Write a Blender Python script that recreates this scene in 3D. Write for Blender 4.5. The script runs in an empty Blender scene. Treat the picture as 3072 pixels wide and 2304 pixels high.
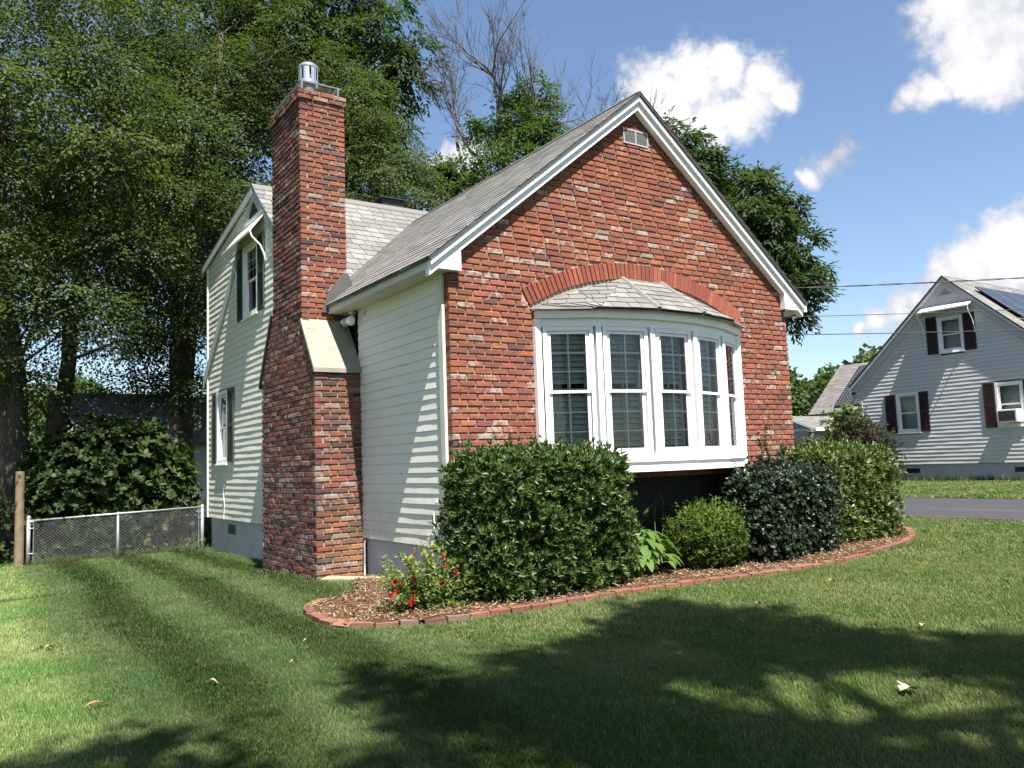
import bpy, math, random
import numpy as np
from mathutils import Vector, Matrix
random.seed(7); RNG = np.random.default_rng(11)
SC = bpy.context.scene
COL = SC.collection
# ---------------------------------------------------------------- camera, sky, sun, exposure
cd = bpy.data.cameras.new('camera'); cam = bpy.data.objects.new('camera', cd); COL.objects.link(cam)
cd.sensor_fit = 'HORIZONTAL'; cd.sensor_width = 36.0; cd.lens = 36.0*2451.13/3072.0
cd.clip_start = 0.05; cd.clip_end = 2000.0
CP = Vector((-4.2382, -7.4049, 1.362))
CR = Vector((0.82989105, -0.55678697, -0.03562479)); CU = Vector((-0.02443642, -0.10006496, 0.99468079)); CF = Vector((0.55739009, 0.82460613, 0.0966489))
cam.matrix_world = Matrix(((CR.x, CU.x, -CF.x, CP.x), (CR.y, CU.y, -CF.y, CP.y), (CR.z, CU.z, -CF.z, CP.z), (0, 0, 0, 1)))
SC.camera = cam
SC.view_settings.view_transform = 'Standard'; SC.view_settings.look = 'None'
SC.view_settings.exposure = 1.5; SC.view_settings.gamma = 1.0; SC.view_settings.use_curve_mapping = False
SC.render.engine = 'CYCLES'
SC.cycles.max_bounces = 6; SC.cycles.diffuse_bounces = 3; SC.cycles.glossy_bounces = 3; SC.cycles.transparent_max_bounces = 12
SC.cycles.transmission_bounces = 4; SC.cycles.sample_clamp_indirect = 6.0
SC.cycles.use_adaptive_sampling = True; SC.cycles.adaptive_threshold = 0.015

TO_SUN = Vector((-0.25, -1.38, 2.58)).normalized()
sl = bpy.data.lights.new('sun', 'SUN'); sl.energy = 5.0; sl.angle = math.radians(0.53); sl.color = (1.0, 0.955, 0.88)
so = bpy.data.objects.new('sun', sl); COL.objects.link(so)
so.rotation_euler = (-TO_SUN).to_track_quat('-Z', 'Y').to_euler(); so.location = (0, -20, 40)

wd = bpy.data.worlds.new('World'); SC.world = wd; wd.use_nodes = True
nt = wd.node_tree; N = nt.nodes; L = nt.links
for n in list(N): N.remove(n)
out = N.new('ShaderNodeOutputWorld'); bg = N.new('ShaderNodeBackground'); L.new(bg.outputs[0], out.inputs[0])
sky = N.new('ShaderNodeTexSky'); sky.sky_type = 'NISHITA'; sky.sun_disc = False
sky.sun_elevation = math.asin(TO_SUN.z); sky.sun_rotation = math.atan2(TO_SUN.x, TO_SUN.y); sky.air_density = 1.1; sky.dust_density = .5; sky.ozone_density = 3.0; sky.altitude = 80
SKY = 0.064
tc = N.new('ShaderNodeTexCoord')
def wm(op, a, b=None, c=None):
    n = N.new('ShaderNodeMath'); n.operation = op
    for i, x in enumerate((a, b, c)):
        if x is None: continue
        if isinstance(x, (int, float)): n.inputs[i].default_value = x
        else: L.new(x, n.inputs[i])
    return n.outputs[0]
def wnoise(scale, detail, rough=.55):
    n = N.new('ShaderNodeTexNoise'); n.inputs['Scale'].default_value = scale; n.inputs['Detail'].default_value = detail; n.inputs['Roughness'].default_value = rough
    L.new(tc.outputs['Generated'], n.inputs['Vector']); return n
CL = [(0.691,0.582,0.429,0.0333),(0.723,0.554,0.414,0.0257),(0.673,0.610,0.418,0.0412),(0.643,0.643,0.416,0.0379),(0.718,0.580,0.385,0.0374),(0.742,0.544,0.391,0.0184),(0.696,0.610,0.380,0.0340),(0.661,0.642,0.389,0.0343),
 (0.833,0.364,0.417,0.0600),(0.809,0.392,0.438,0.0366),(0.848,0.368,0.382,0.0431),(0.838,0.396,0.374,0.0290),(0.824,0.430,0.368,0.0225),(0.816,0.447,0.367,0.0140),(0.860,0.330,0.395,0.05),
 (0.897,0.386,0.216,0.0308),(0.891,0.408,0.200,0.0348),(0.881,0.434,0.190,0.0318),(0.872,0.455,0.183,0.0215),(0.901,0.394,0.184,0.0413),(0.915,0.36,0.20,0.05),
 (0.854,0.496,0.156,0.0184),(0.864,0.478,0.158,0.0182),(0.842,0.520,0.145,0.0167),(0.833,0.536,0.139,0.0113),(0.781,0.546,0.304,0.0130),(0.485,0.796,0.361,0.0275),(0.47,0.81,0.33,0.03)]
wisps = [(0.786,0.534,0.312,0.012),(0.789,0.524,0.320,0.012),(0.793,0.514,0.327,0.012),(0.797,0.505,0.333,0.013),(0.873,0.43,0.228,.012)]
nA = wnoise(17, 8, .62); nB = wnoise(9, 3); nC = wnoise(60, 6, .6)
warp = N.new('ShaderNodeVectorMath'); warp.operation = 'MULTIPLY_ADD'
L.new(nA.outputs['Color'], warp.inputs[0]); warp.inputs[1].default_value = (.045,)*3; L.new(tc.outputs['Generated'], warp.inputs[2])
def blob(c):
    d = N.new('ShaderNodeVectorMath'); d.operation = 'DISTANCE'; L.new(warp.outputs[0], d.inputs[0]); d.inputs[1].default_value = (c[0]+.0225, c[1]+.0225, c[2]+.0225)
    return wm('SUBTRACT', 1.0, wm('DIVIDE', d.outputs['Value'], c[3]*1.2))
acc = None
for c in CL:
    b_ = blob(c); acc = b_ if acc is None else wm('SMOOTH_MAX', acc, b_, 0.25)
wac = None
for c in wisps:
    b_ = wm('MULTIPLY', blob(c), .30); wac = b_ if wac is None else wm('SMOOTH_MAX', wac, b_, .2)
dens = wm('ADD', wm('MAXIMUM', acc, wac), wm('ADD', wm('MULTIPLY', wm('SUBTRACT', nA.outputs['Fac'], .5), 1.5), wm('MULTIPLY', wm('SUBTRACT', nC.outputs['Fac'], .5), .9)))
mr = N.new('ShaderNodeMapRange'); mr.interpolation_type = 'SMOOTHSTEP'; L.new(dens, mr.inputs['Value'])
mr.inputs['From Min'].default_value = -.12; mr.inputs['From Max'].default_value = .55
# generic scattered cloud over the rest of the sky (seen only through leaves and in reflections)
sep = N.new('ShaderNodeSeparateXYZ'); L.new(tc.outputs['Generated'], sep.inputs[0])
mr2 = N.new('ShaderNodeMapRange'); L.new(nB.outputs['Fac'], mr2.inputs['Value']); mr2.inputs['From Min'].default_value = .52; mr2.inputs['From Max'].default_value = .62
back = N.new('ShaderNodeMapRange'); L.new(sep.outputs['Y'], back.inputs['Value']); back.inputs['From Min'].default_value = .2; back.inputs['From Max'].default_value = -.1
low = N.new('ShaderNodeMapRange'); L.new(sep.outputs['Z'], low.inputs['Value']); low.inputs['From Min'].default_value = .16; low.inputs['From Max'].default_value = .04
cl = wm('MAXIMUM', mr.outputs[0], wm('MULTIPLY', mr2.outputs[0], back.outputs[0]))
skm = N.new('ShaderNodeMix'); skm.data_type = 'RGBA'; skm.blend_type = 'MULTIPLY'; skm.inputs['Factor'].default_value = 1
L.new(sky.outputs[0], skm.inputs[6]); skm.inputs[7].default_value = (SKY, SKY, SKY, 1)
shade = N.new('ShaderNodeMapRange'); L.new(wm('ADD', wm('MULTIPLY', dens, .8), wm('MULTIPLY', wm('SUBTRACT', nB.outputs['Fac'], .35), 2.0)), shade.inputs['Value']); shade.inputs['From Min'].default_value = .1; shade.inputs['From Max'].default_value = 1.0
ccm = N.new('ShaderNodeMix'); ccm.data_type = 'RGBA'; L.new(shade.outputs[0], ccm.inputs['Factor'])
ccm.inputs[6].default_value = (.16, .175, .215, 1); ccm.inputs[7].default_value = (.37, .37, .38, 1)
fin = N.new('ShaderNodeMix'); fin.data_type = 'RGBA'; L.new(cl, fin.inputs['Factor']); L.new(skm.outputs[2], fin.inputs[6]); L.new(ccm.outputs[2], fin.inputs[7])
L.new(fin.outputs[2], bg.inputs['Color']); bg.inputs['Strength'].default_value = 1.0

# ---------------------------------------------------------------- helpers
class MB:
    """collects polygons and links them as ONE mesh object"""
    def __init__(s): s.v = []; s.f = []; s.c = []; s.m = []
    def add(s, vs, fs, col=(1, 1, 1, 1), mi=0):
        b = len(s.v); s.v.extend([tuple(x) for x in vs]); s.c.extend([col]*len(vs))
        for f in fs: s.f.append(tuple(b+i for i in f)); s.m.append(mi)
    def box(s, x0, x1, y0, y1, z0, z1, col=(1, 1, 1, 1), mi=0):
        x0, x1 = min(x0, x1), max(x0, x1); y0, y1 = min(y0, y1), max(y0, y1); z0, z1 = min(z0, z1), max(z0, z1)
        s.add([(x0,y0,z0),(x1,y0,z0),(x1,y1,z0),(x0,y1,z0),(x0,y0,z1),(x1,y0,z1),(x1,y1,z1),(x0,y1,z1)],
              [(0,3,2,1),(4,5,6,7),(0,1,5,4),(1,2,6,5),(2,3,7,6),(3,0,4,7)], col, mi)
    def lbox(s, B, u0, u1, n0, n1, z0, z1, col=(1, 1, 1, 1), mi=0):
        o, u, n = B; o = np.array(o); u = np.array(u); n = np.array(n); k = np.array((0, 0, 1.))
        u0, u1 = min(u0, u1), max(u0, u1); n0, n1 = min(n0, n1), max(n0, n1); z0, z1 = min(z0, z1), max(z0, z1)
        p = [o+u*a+n*b+k*c for c in (z0, z1) for (a, b) in ((u0, n0), (u1, n0), (u1, n1), (u0, n1))]
        fs = [(0,3,2,1),(4,5,6,7),(0,1,5,4),(1,2,6,5),(2,3,7,6),(3,0,4,7)]
        if np.dot(np.cross(u, n), k) < 0: fs = [f[::-1] for f in fs]
        s.add(p, fs, col, mi)
    def prism(s, poly, ext, col=(1, 1, 1, 1), mi=0):
        n = len(poly); e = np.array(ext); p = [np.array(q, float) for q in poly]
        nrm = np.cross(p[1]-p[0], p[2]-p[0])
        if np.dot(nrm, e) > 0: p = p[::-1]
        s.add(p+[q+e for q in p], [tuple(range(n)), tuple(range(2*n-1, n-1, -1))]+[(i, i+n, (i+1) % n+n, (i+1) % n) for i in range(n)], col, mi)
    def tube(s, pts, rad, n=8, col=(1, 1, 1, 1), mi=0, cap=True):
        pts = [np.array(p, float) for p in pts]
        if isinstance(rad, (int, float)): rad = [rad]*len(pts)
        vs = []; t0 = None
        for i, p in enumerate(pts):
            t = pts[min(i+1, len(pts)-1)]-pts[max(i-1, 0)]; t = t/(np.linalg.norm(t)+1e-9)
            if t0 is None:
                a = np.array((0, 0, 1.)) if abs(t[2]) < .9 else np.array((1., 0, 0)); x = np.cross(a, t)
            else: x = x-t*np.dot(x, t)
            x = x/(np.linalg.norm(x)+1e-9); y = np.cross(t, x); t0 = t
            for k in range(n):
                a = 2*math.pi*k/n; vs.append(p+(x*math.cos(a)+y*math.sin(a))*rad[i])
        fs = [(i*n+k, i*n+(k+1) % n, (i+1)*n+(k+1) % n, (i+1)*n+k) for i in range(len(pts)-1) for k in range(n)]
        if cap: fs += [tuple(range(n-1, -1, -1)), tuple((len(pts)-1)*n+k for k in range(n))]
        s.add(vs, fs, col, mi)
    def lathe(s, c, prof, n=24, col=(1, 1, 1, 1), mi=0):
        vs = [(c[0]+r*math.cos(2*math.pi*k/n), c[1]+r*math.sin(2*math.pi*k/n), c[2]+z) for r, z in prof for k in range(n)]
        s.add(vs, [(i*n+k, i*n+(k+1) % n, (i+1)*n+(k+1) % n, (i+1)*n+k) for i in range(len(prof)-1) for k in range(n)], col, mi)
    def build(s, name, mats, parent=None, smooth=False, bevel=0, label=None):
        me = bpy.data.meshes.new(name); me.from_pydata(s.v, [], s.f)
        if not isinstance(mats, (list, tuple)): mats = [mats]
        for m in mats: me.materials.append(m)
        if len(mats) > 1: me.polygons.foreach_set('material_index', np.array(s.m, np.int32))
        at = me.attributes.new('col', 'FLOAT_COLOR', 'POINT')
        at.data.foreach_set('color', np.array([(c if len(c) == 4 else (*c, 1)) for c in s.c], np.float32).ravel())
        if smooth: me.polygons.foreach_set('use_smooth', np.ones(len(me.polygons), bool))
        me.update(); o = bpy.data.objects.new(name, me); COL.objects.link(o)
        if parent: o.parent = parent; o.matrix_parent_inverse = Matrix.Translation(-parent_world(parent))
        if bevel:
            md = o.modifiers.new('bevel', 'BEVEL'); md.width = bevel; md.segments = 2; md.limit_method = 'ANGLE'; md.angle_limit = math.radians(40)
        if label: o['label'] = label
        return o
def parent_world(p): return p.location.copy() if p.type == 'EMPTY' else Vector((0, 0, 0))
def tag(o, label, cat, group=None, kind=None):
    if label: o['label'] = label
    if cat: o['category'] = cat
    if group: o['group'] = group
    if kind: o['kind'] = kind
    return o
def thing(name, label, cat, loc=(0, 0, 0), group=None):
    o = bpy.data.objects.new(name, None); COL.objects.link(o); o.location = loc; o.empty_display_size = .2
    return tag(o, label, cat, group)
def arrmesh(name, V, F, cols, mat, parent=None, smooth=False):
    """fast mesh from arrays: V (n,3), F (m,k) one face size, cols (n,3)"""
    me = bpy.data.meshes.new(name); n = len(V); m, k = F.shape
    me.vertices.add(n); me.vertices.foreach_set('co', np.ascontiguousarray(V, np.float32).ravel())
    me.loops.add(m*k); me.loops.foreach_set('vertex_index', np.ascontiguousarray(F, np.int32).ravel())
    me.polygons.add(m); me.polygons.foreach_set('loop_start', np.arange(0, m*k, k, dtype=np.int32))
    at = me.attributes.new('col', 'FLOAT_COLOR', 'POINT')
    c4 = np.ones((n, 4), np.float32); c4[:, :3] = cols; at.data.foreach_set('color', c4.ravel())
    me.materials.append(mat); me.update(calc_edges=True)
    if smooth: me.polygons.foreach_set('use_smooth', np.ones(m, bool))
    o = bpy.data.objects.new(name, me); COL.objects.link(o)
    if parent: o.parent = parent; o.matrix_parent_inverse = Matrix.Translation(-parent_world(parent))
    return o
# ---------------------------------------------------------------- materials
class Mat:
    def __init__(s, name):
        s.m = bpy.data.materials.new(name); s.m.use_nodes = True; s.t = s.m.node_tree
        s.b = s.t.nodes['Principled BSDF']; s.o = s.t.nodes['Material Output']
        s.tc = s.t.nodes.new('ShaderNodeTexCoord')
    def n(s, k): return s.t.nodes.new(k)
    def l(s, a, b): s.t.links.new(a, b)
    def noise(s, scale, detail=4, rough=.6, vec=None, sc3=None):
        n = s.n('ShaderNodeTexNoise'); n.inputs['Scale'].default_value = scale; n.inputs['Detail'].default_value = detail; n.inputs['Roughness'].default_value = rough
        v = vec or s.tc.outputs['Object']
        if sc3:
            mp = s.n('ShaderNodeMapping'); mp.inputs['Scale'].default_value = sc3; s.l(v, mp.inputs[0]); v = mp.outputs[0]
        s.l(v, n.inputs['Vector']); return n.outputs['Fac']
    def ramp(s, x, a, b, lo=0., hi=1.):
        n = s.n('ShaderNodeMapRange'); n.inputs['From Min'].default_value = a; n.inputs['From Max'].default_value = b
        n.inputs['To Min'].default_value = lo; n.inputs['To Max'].default_value = hi; s.l(x, n.inputs['Value']); return n.outputs[0]
    def mix(s, f, a, b, mode='MIX'):
        n = s.n('ShaderNodeMix'); n.data_type = 'RGBA'; n.blend_type = mode
        for i, x in ((0, f), (6, a), (7, b)):
            if isinstance(x, (int, float)): n.inputs[i].default_value = x
            elif isinstance(x, tuple): n.inputs[i].default_value = (*x[:3], 1)
            else: s.l(x, n.inputs[i])
        return n.outputs[2]
    def math(s, op, a, b=0.):
        n = s.n('ShaderNodeMath'); n.operation = op
        for i, x in ((0, a), (1, b)):
            if isinstance(x, (int, float)): n.inputs[i].default_value = x
            else: s.l(x, n.inputs[i])
        return n.outputs[0]
    def attr(s):
        n = s.n('ShaderNodeAttribute'); n.attribute_name = 'col'; return n
    def bump(s, h, dist=.01, st=.5):
        n = s.n('ShaderNodeBump'); n.inputs['Strength'].default_value = st; n.inputs['Distance'].default_value = dist; s.l(h, n.inputs['Height']); s.l(n.outputs[0], s.b.inputs['Normal'])
    def color(s, c):
        if isinstance(c, tuple): s.b.inputs['Base Color'].default_value = (*c[:3], 1)
        else: s.l(c, s.b.inputs['Base Color'])
    def rough(s, r, spec=.5): s.b.inputs['Roughness'].default_value = r; s.b.inputs['Specular IOR Level'].default_value = spec
def simple(name, c, r=.6, var=.12, scale=6., metal=0., bump=0., spec=.5, attr=False):
    m = Mat(name); f = m.noise(scale, 5)
    base = m.mix(1., m.attr().outputs['Color'], c, 'MULTIPLY') if attr else c
    m.color(m.mix(1., base, m.mix(m.ramp(f, .3, .7), (1-var,)*3, (1+var*.6,)*3), 'MULTIPLY')); m.rough(r, spec); m.b.inputs['Metallic'].default_value = metal
    if bump: m.bump(m.noise(scale*12, 4), bump, .6)
    return m.m
def mk_brick(name, wash=1., soot=0., w0=.668):
    m = Mat(name); a = m.attr()
    big = m.noise(3.2, 5); fine = m.noise(60, 5, .7); mid = m.noise(17, 5, .65)
    c = m.mix(1., m.mix(1., a.outputs['Color'], (.74, .74, .74), 'MULTIPLY'), m.mix(m.ramp(fine, .25, .75), (.72,)*3, (1.22,)*3), 'MULTIPLY')
    c = m.mix(m.ramp(mid, .45, .75, 0, .35), c, (.09, .05, .043))
    w = m.math('MULTIPLY', m.ramp(m.math('ADD', mid, m.math('MULTIPLY', m.math('SUBTRACT', a.outputs['Alpha'], .5), .55)), w0, w0+.10), .75*wash)
    c = m.mix(w, c, (.36, .32, .28))
    if soot: c = m.mix(m.ramp(big, .4, .7, 0, soot), c, (.07, .06, .055))
    m.color(c); m.rough(.92, .2); m.bump(m.math('ADD', fine, m.math('MULTIPLY', mid, 1.5)), .006, .8); return m.m
M = {}
M['brick'] = mk_brick('old_brick', 1., .16); M['brick_ch'] = mk_brick('chimney_brick', .75, .45, .64); M['arch'] = mk_brick('arch_brick', .3)
M['mortar'] = simple('mortar', (.33, .27, .215), .95, .25, 14, bump=.004, spec=.1)
def mk_siding(name, c, dirt):
    m = Mat(name); f = m.noise(1.3, 5, .6, sc3=(1, .35, 1.8)); g = m.noise(9, 4, .6, sc3=(1, .2, 3))
    cc = m.mix(m.ramp(f, .5, .8, 0, .35), c, dirt); cc = m.mix(m.ramp(g, .55, .8, 0, .12), cc, dirt); sz = m.n('ShaderNodeSeparateXYZ'); m.l(m.tc.outputs['Object'], sz.inputs[0]); low = m.ramp(sz.outputs['Z'], 1.25, .45, 0, .55)
    cc = m.mix(m.math('MULTIPLY', low, m.ramp(m.noise(5, 6, .7, sc3=(1, 1, .4)), .35, .7)), cc, (.36, .35, .25)); m.color(cc); m.rough(.5, .35)
    m.bump(m.noise(2.2, 2, .5, sc3=(.6, .6, 3)), .012, .25); return m.m
M['siding'] = mk_siding('cream_siding', (.70, .685, .61), (.54, .52, .43))
M['siding_grey'] = mk_siding('grey_siding', (.58, .565, .575), (.47, .46, .47))
M['white'] = simple('white_paint', (.84, .84, .84), .45, .05, 5, spec=.35)
M['trim_grey'] = simple('grey_trim', (.42, .43, .44), .5, .07, 5)
M['soffit'] = simple('soffit_cream', (.60, .57, .48), .6, .1, 4)
M['concrete_w'] = simple('painted_foundation', (.42, .43, .455), .8, .12, 3.5, bump=.004)
M['metal_dark'] = simple('dark_flashing', (.09, .085, .08), .6, .3, 6)
M['galv'] = simple('galvanised_steel', (.36, .37, .38), .5, .2, 30, metal=.6)
M['alu'] = simple('bright_aluminium', (.62, .62, .63), .35, .06, 10, metal=.85)
M['black'] = simple('black_metal', (.025, .022, .022), .5, .2, 8)
M['stone'] = simple('bluestone_slab', (.26, .24, .19), .85, .2, 7, bump=.003)
M['shut_green'] = simple('dark_green_shutter', (.035, .055, .05), .45, .2, 9)
M['shut_maroon'] = simple('maroon_shutter', (.045, .018, .018), .5, .25, 12)
M['wood'] = simple('weathered_wood', (.19, .14, .085), .85, .35, 7, bump=.004)
M['wood_grey'] = simple('grey_fence_wood', (.16, .14, .125), .9, .3, 6, bump=.003)
M['unlit_dark'] = simple('painted_dark', (.014, .013, .012), .95, .1, 3)  # near-black colour stands in for unlit interiors and shade below the bow
M['blind'] = simple('painted_louvre', (.46, .48, .47), .5, .05, 5)
M['tan'] = simple('tan_stucco', (.33, .22, .12), .85, .1, 5)
M['wire'] = simple('utility_cable', (.03, .03, .03), .6, .2, 5)
M['vinyl_cord'] = simple('white_cord', (.75, .74, .68), .5, .05, 5)
M['edging'] = mk_brick('paver_brick', .35)
def mk_shingle(name, tint):
    m = Mat(name); a = m.attr(); f = m.noise(160, 3, .8); g = m.noise(1.1, 4)
    c = m.mix(1., m.mix(1., a.outputs['Color'], tint, 'MULTIPLY'), m.mix(m.ramp(f, .25, .75), (.62,)*3, (1.3,)*3), 'MULTIPLY')
    c = m.mix(m.ramp(g, .5, .8, 0, .3), c, (.16, .155, .15)); m.color(c); m.rough(.95, .15); m.bump(f, .004, .7); return m.m
M['shingle'] = mk_shingle('grey_asphalt_shingle', (.43, .425, .415)); M['shingle_b'] = mk_shingle('brownish_shingle', (.44, .42, .41))
def mk_glass(name, tint=(.9, .95, .93), fac=1.05):
    m = Mat(name); tr = m.n('ShaderNodeBsdfTransparent'); tr.inputs[0].default_value = (*tint, 1); gl = m.n('ShaderNodeBsdfGlossy'); gl.inputs['Roughness'].default_value = .015
    fr = m.n('ShaderNodeFresnel'); fr.inputs[0].default_value = 1.5; b = m.n('ShaderNodeBump'); b.inputs['Strength'].default_value = .05; b.inputs['Distance'].default_value = .02
    m.l(m.noise(2.5, 2), b.inputs['Height']); m.l(b.outputs[0], gl.inputs['Normal'])
    mx = m.n('ShaderNodeMixShader'); m.l(m.math('MULTIPLY', fr.outputs[0], fac), mx.inputs[0]); m.l(tr.outputs[0], mx.inputs[1]); m.l(gl.outputs[0], mx.inputs[2]); m.l(mx.outputs[0], m.o.inputs[0]); return m.m
M['glass'] = mk_glass('window_glass')
def mk_solar():
    m = Mat('solar_panel'); br = m.n('ShaderNodeTexBrick'); m.l(m.tc.outputs['Object'], br.inputs['Vector']); br.offset = 0
    m.color((.03, .032, .04)); m.rough(.25, .35); return m.m
M['solar'] = mk_solar()
M['solar_line'] = simple('panel_frame', (.35, .36, .38), .4, .05, 5, metal=.5)
def mk_leaf(name, trans=.35, rough=.45, spec=.4, tcol=None):
    m = Mat(name); a = m.attr(); m.color(a.outputs['Color']); m.rough(rough, spec)
    t = m.n('ShaderNodeBsdfTranslucent'); tm = m.mix(1., a.outputs['Color'], tcol or (1.3, 1.55, .55), 'MULTIPLY'); m.l(tm, t.inputs[0])
    mx = m.n('ShaderNodeMixShader'); mx.inputs[0].default_value = trans; m.l(m.b.outputs[0], mx.inputs[1]); m.l(t.outputs[0], mx.inputs[2]); m.l(mx.outputs[0], m.o.inputs[0]); return m.m
M['leaf'] = mk_leaf('tree_leaf', .38, .6, .2); M['glossy_leaf'] = mk_leaf('glossy_leaf', .14, .42, .36); M['grass'] = mk_leaf('grass_blade', .35, .55, .25); M['petal'] = mk_leaf('petal', .3, .6, .2, (1.2, 1., 1.))
def mk_bark():
    m = Mat('bark'); f = m.noise(9, 6, .7, sc3=(1, 1, .25)); m.color(m.mix(m.ramp(f, .3, .7), (.05, .042, .036), (.16, .14, .12))); m.rough(.95, .1); m.bump(f, .03, .8); return m.m
M['bark'] = mk_bark(); M['deadwood'] = simple('bare_grey_wood', (.10, .088, .078), .9, .35, 8)
def mk_ground():
    m = Mat('lawn_soil'); f = m.noise(1.1, 6, .65); g = m.noise(28, 5, .7)
    c = m.mix(m.ramp(f, .3, .7), (.030, .052, .014), (.062, .080, .026)); c = m.mix(m.ramp(g, .5, .75, 0, .45), c, (.085, .085, .038)); m.color(c); m.rough(1., .05); m.bump(g, .03, .8); return m.m
M['ground'] = mk_ground()
def mk_road():
    m = Mat('asphalt'); g = m.noise(170, 4, .8); f = m.noise(.7, 4, .6, sc3=(1.6, .12, 1))
    c = m.mix(m.ramp(g, .3, .7), (.028, .028, .032), (.05, .05, .055)); c = m.mix(m.ramp(f, .56, .62, 0, .6), c, (.085, .085, .09)); m.color(c); m.rough(.85, .3); return m.m
M['road'] = mk_road()
M['mulch'] = simple('mulch_soil', (.10, .058, .033), 1., .5, 25, bump=.02, spec=.05)
def mk_chip():
    m = Mat('mulch_chip'); m.color(m.mix(1., m.attr().outputs['Color'], (.80, .80, .82), 'MULTIPLY')); m.rough(.9, .15); return m.m
M['chip'] = mk_chip()
M['trim_grey2'] = simple('fascia_cream', (.56, .55, .50), .5, .08, 4)
M['alu2'] = simple('vent_aluminium', (.42, .42, .42), .5, .1, 8, metal=.2)
M['shut_green2'] = simple('grey_green_shutter', (.06, .072, .055), .5, .15, 9)
M['flash'] = simple('lead_flashing', (.07, .068, .066), .6, .2, 6)
M['trim_lilac'] = simple('pale_lilac_trim', (.54, .525, .54), .5, .06, 5)
M['wood_l'] = simple('pale_timber', (.32, .25, .155), .8, .2, 9)

M['solar_matt'] = simple('far_solar_panel', (.012, .013, .02), .6, .1, 5, spec=.2)
M['fence_wire'] = simple('fence_wire', (.34, .35, .36), .5, .2, 20, metal=.3)
M['galv_dark'] = simple('dull_fence_wire', (.16, .165, .17), .6, .2, 20, metal=.3)
# ---------------------------------------------------------------- building generators
def lerp(a, b, t): return a+(b-a)*t
def sub_iv(ivs, cut):
    r = []
    for a, b in ivs:
        if cut[1] <= a or cut[0] >= b: r.append((a, b)); continue
        if cut[0] > a: r.append((a, cut[0]))
        if cut[1] < b: r.append((cut[1], b))
    return r
BRK = [((.345, .118, .070), 38), ((.31, .108, .070), 36), ((.265, .100, .072), 15), ((.19, .086, .072), 5), ((.40, .15, .075), 6), ((.33, .25, .20), 2)]
BRK_CH = [((.29, .108, .07), 30), ((.245, .096, .072), 30), ((.18, .085, .072), 22), ((.10, .06, .055), 9), ((.30, .10, .05), 6), ((.30, .23, .19), 3)]
def brk_col(pal, rng):
    c = rng.choices([p[0] for p in pal], [p[1] for p in pal])[0]; k = rng.uniform(.86, 1.14)
    return (c[0]*k, c[1]*k*rng.uniform(.9, 1.1), c[2]*k*rng.uniform(.9, 1.1), rng.random()**1.6)
RH = .0705
def brick(mb, B, u0, u1, z0, z1, dep, rng, pal, tint=None):
    """one worn brick: bowed edges, a face that is not quite flat"""
    o, u, n = [np.array(x, float) for x in B]; k = np.array((0, 0, 1.)); j = lambda s: rng.uniform(-s, s)
    out = j(.0035); i1 = .006
    def P(a, b, c): return o+u*a+n*b+k*c
    um, zm = (u0+u1)/2, (z0+z1)/2
    ring = [(u0, z0), (um, z0+j(.003)), (u1, z0), (u1, z1), (um, z1+j(.003)), (u0, z1)]
    vs = [P(a, -dep, c) for a, c in ring]
    vs += [P(a+j(.0018), -.008+out, c+j(.0025)) for a, c in ring]
    vs += [P(a+(i1+rng.random()*.005)*(1 if a == u0 else -1 if a == u1 else 0), out+j(.0022), c+(.005+rng.random()*.004)*(1 if c < zm else -1)) for a, c in ring]
    fs = [tuple(range(12, 18))]
    for r in (0, 6): fs += [(r+q, r+(q+1) % 6, r+6+(q+1) % 6, r+6+q) for q in range(6)]
    if np.dot(np.cross(u, k), n) < 0: fs = [f[::-1] for f in fs]
    c = brk_col(pal, rng)
    if tint: c = tuple(c[i]*tint[i] for i in range(3))+(c[3],)
    mb.add(vs, fs, c)
def brick_face(mb, B, z0, nrow, ivf, rng, pal, L=.2, J=.0128, dep=.09, phase=0, corner=(0, 0), tintf=None):
    """ivf(zmid) -> intervals in u; corner[0/1]: this side alternates with the neighbouring face"""
    for r in range(nrow):
        a = z0+r*RH+J/2; b = z0+(r+1)*RH-J/2; odd = (r+phase) % 2
        for iv in ivf((a+b)/2):
            s, e = iv[0], iv[1]; st = s
            if corner[0] and odd and abs(s-ivf((a+b)/2)[0][0]) < 1e-6: s += dep+J; st = s-L*.5
            if corner[1] and odd and abs(e-ivf((a+b)/2)[-1][1]) < 1e-6: e -= dep+J
            x = st - (0 if not odd else (L+J)*.5) + rng.uniform(-.012, .012)
            while x < e-.02:
                l = L+rng.uniform(-.012, .012); p, q = max(x, s), min(x+l, e)
                if e-q < .045: q = e
                if q-p > .035: brick(mb, B, p, q, a+rng.uniform(-.0025, .0025), b+rng.uniform(-.0025, .0025), dep, rng, pal, tintf((a+b)/2, rng) if tintf else None)
                x = q+J
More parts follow.
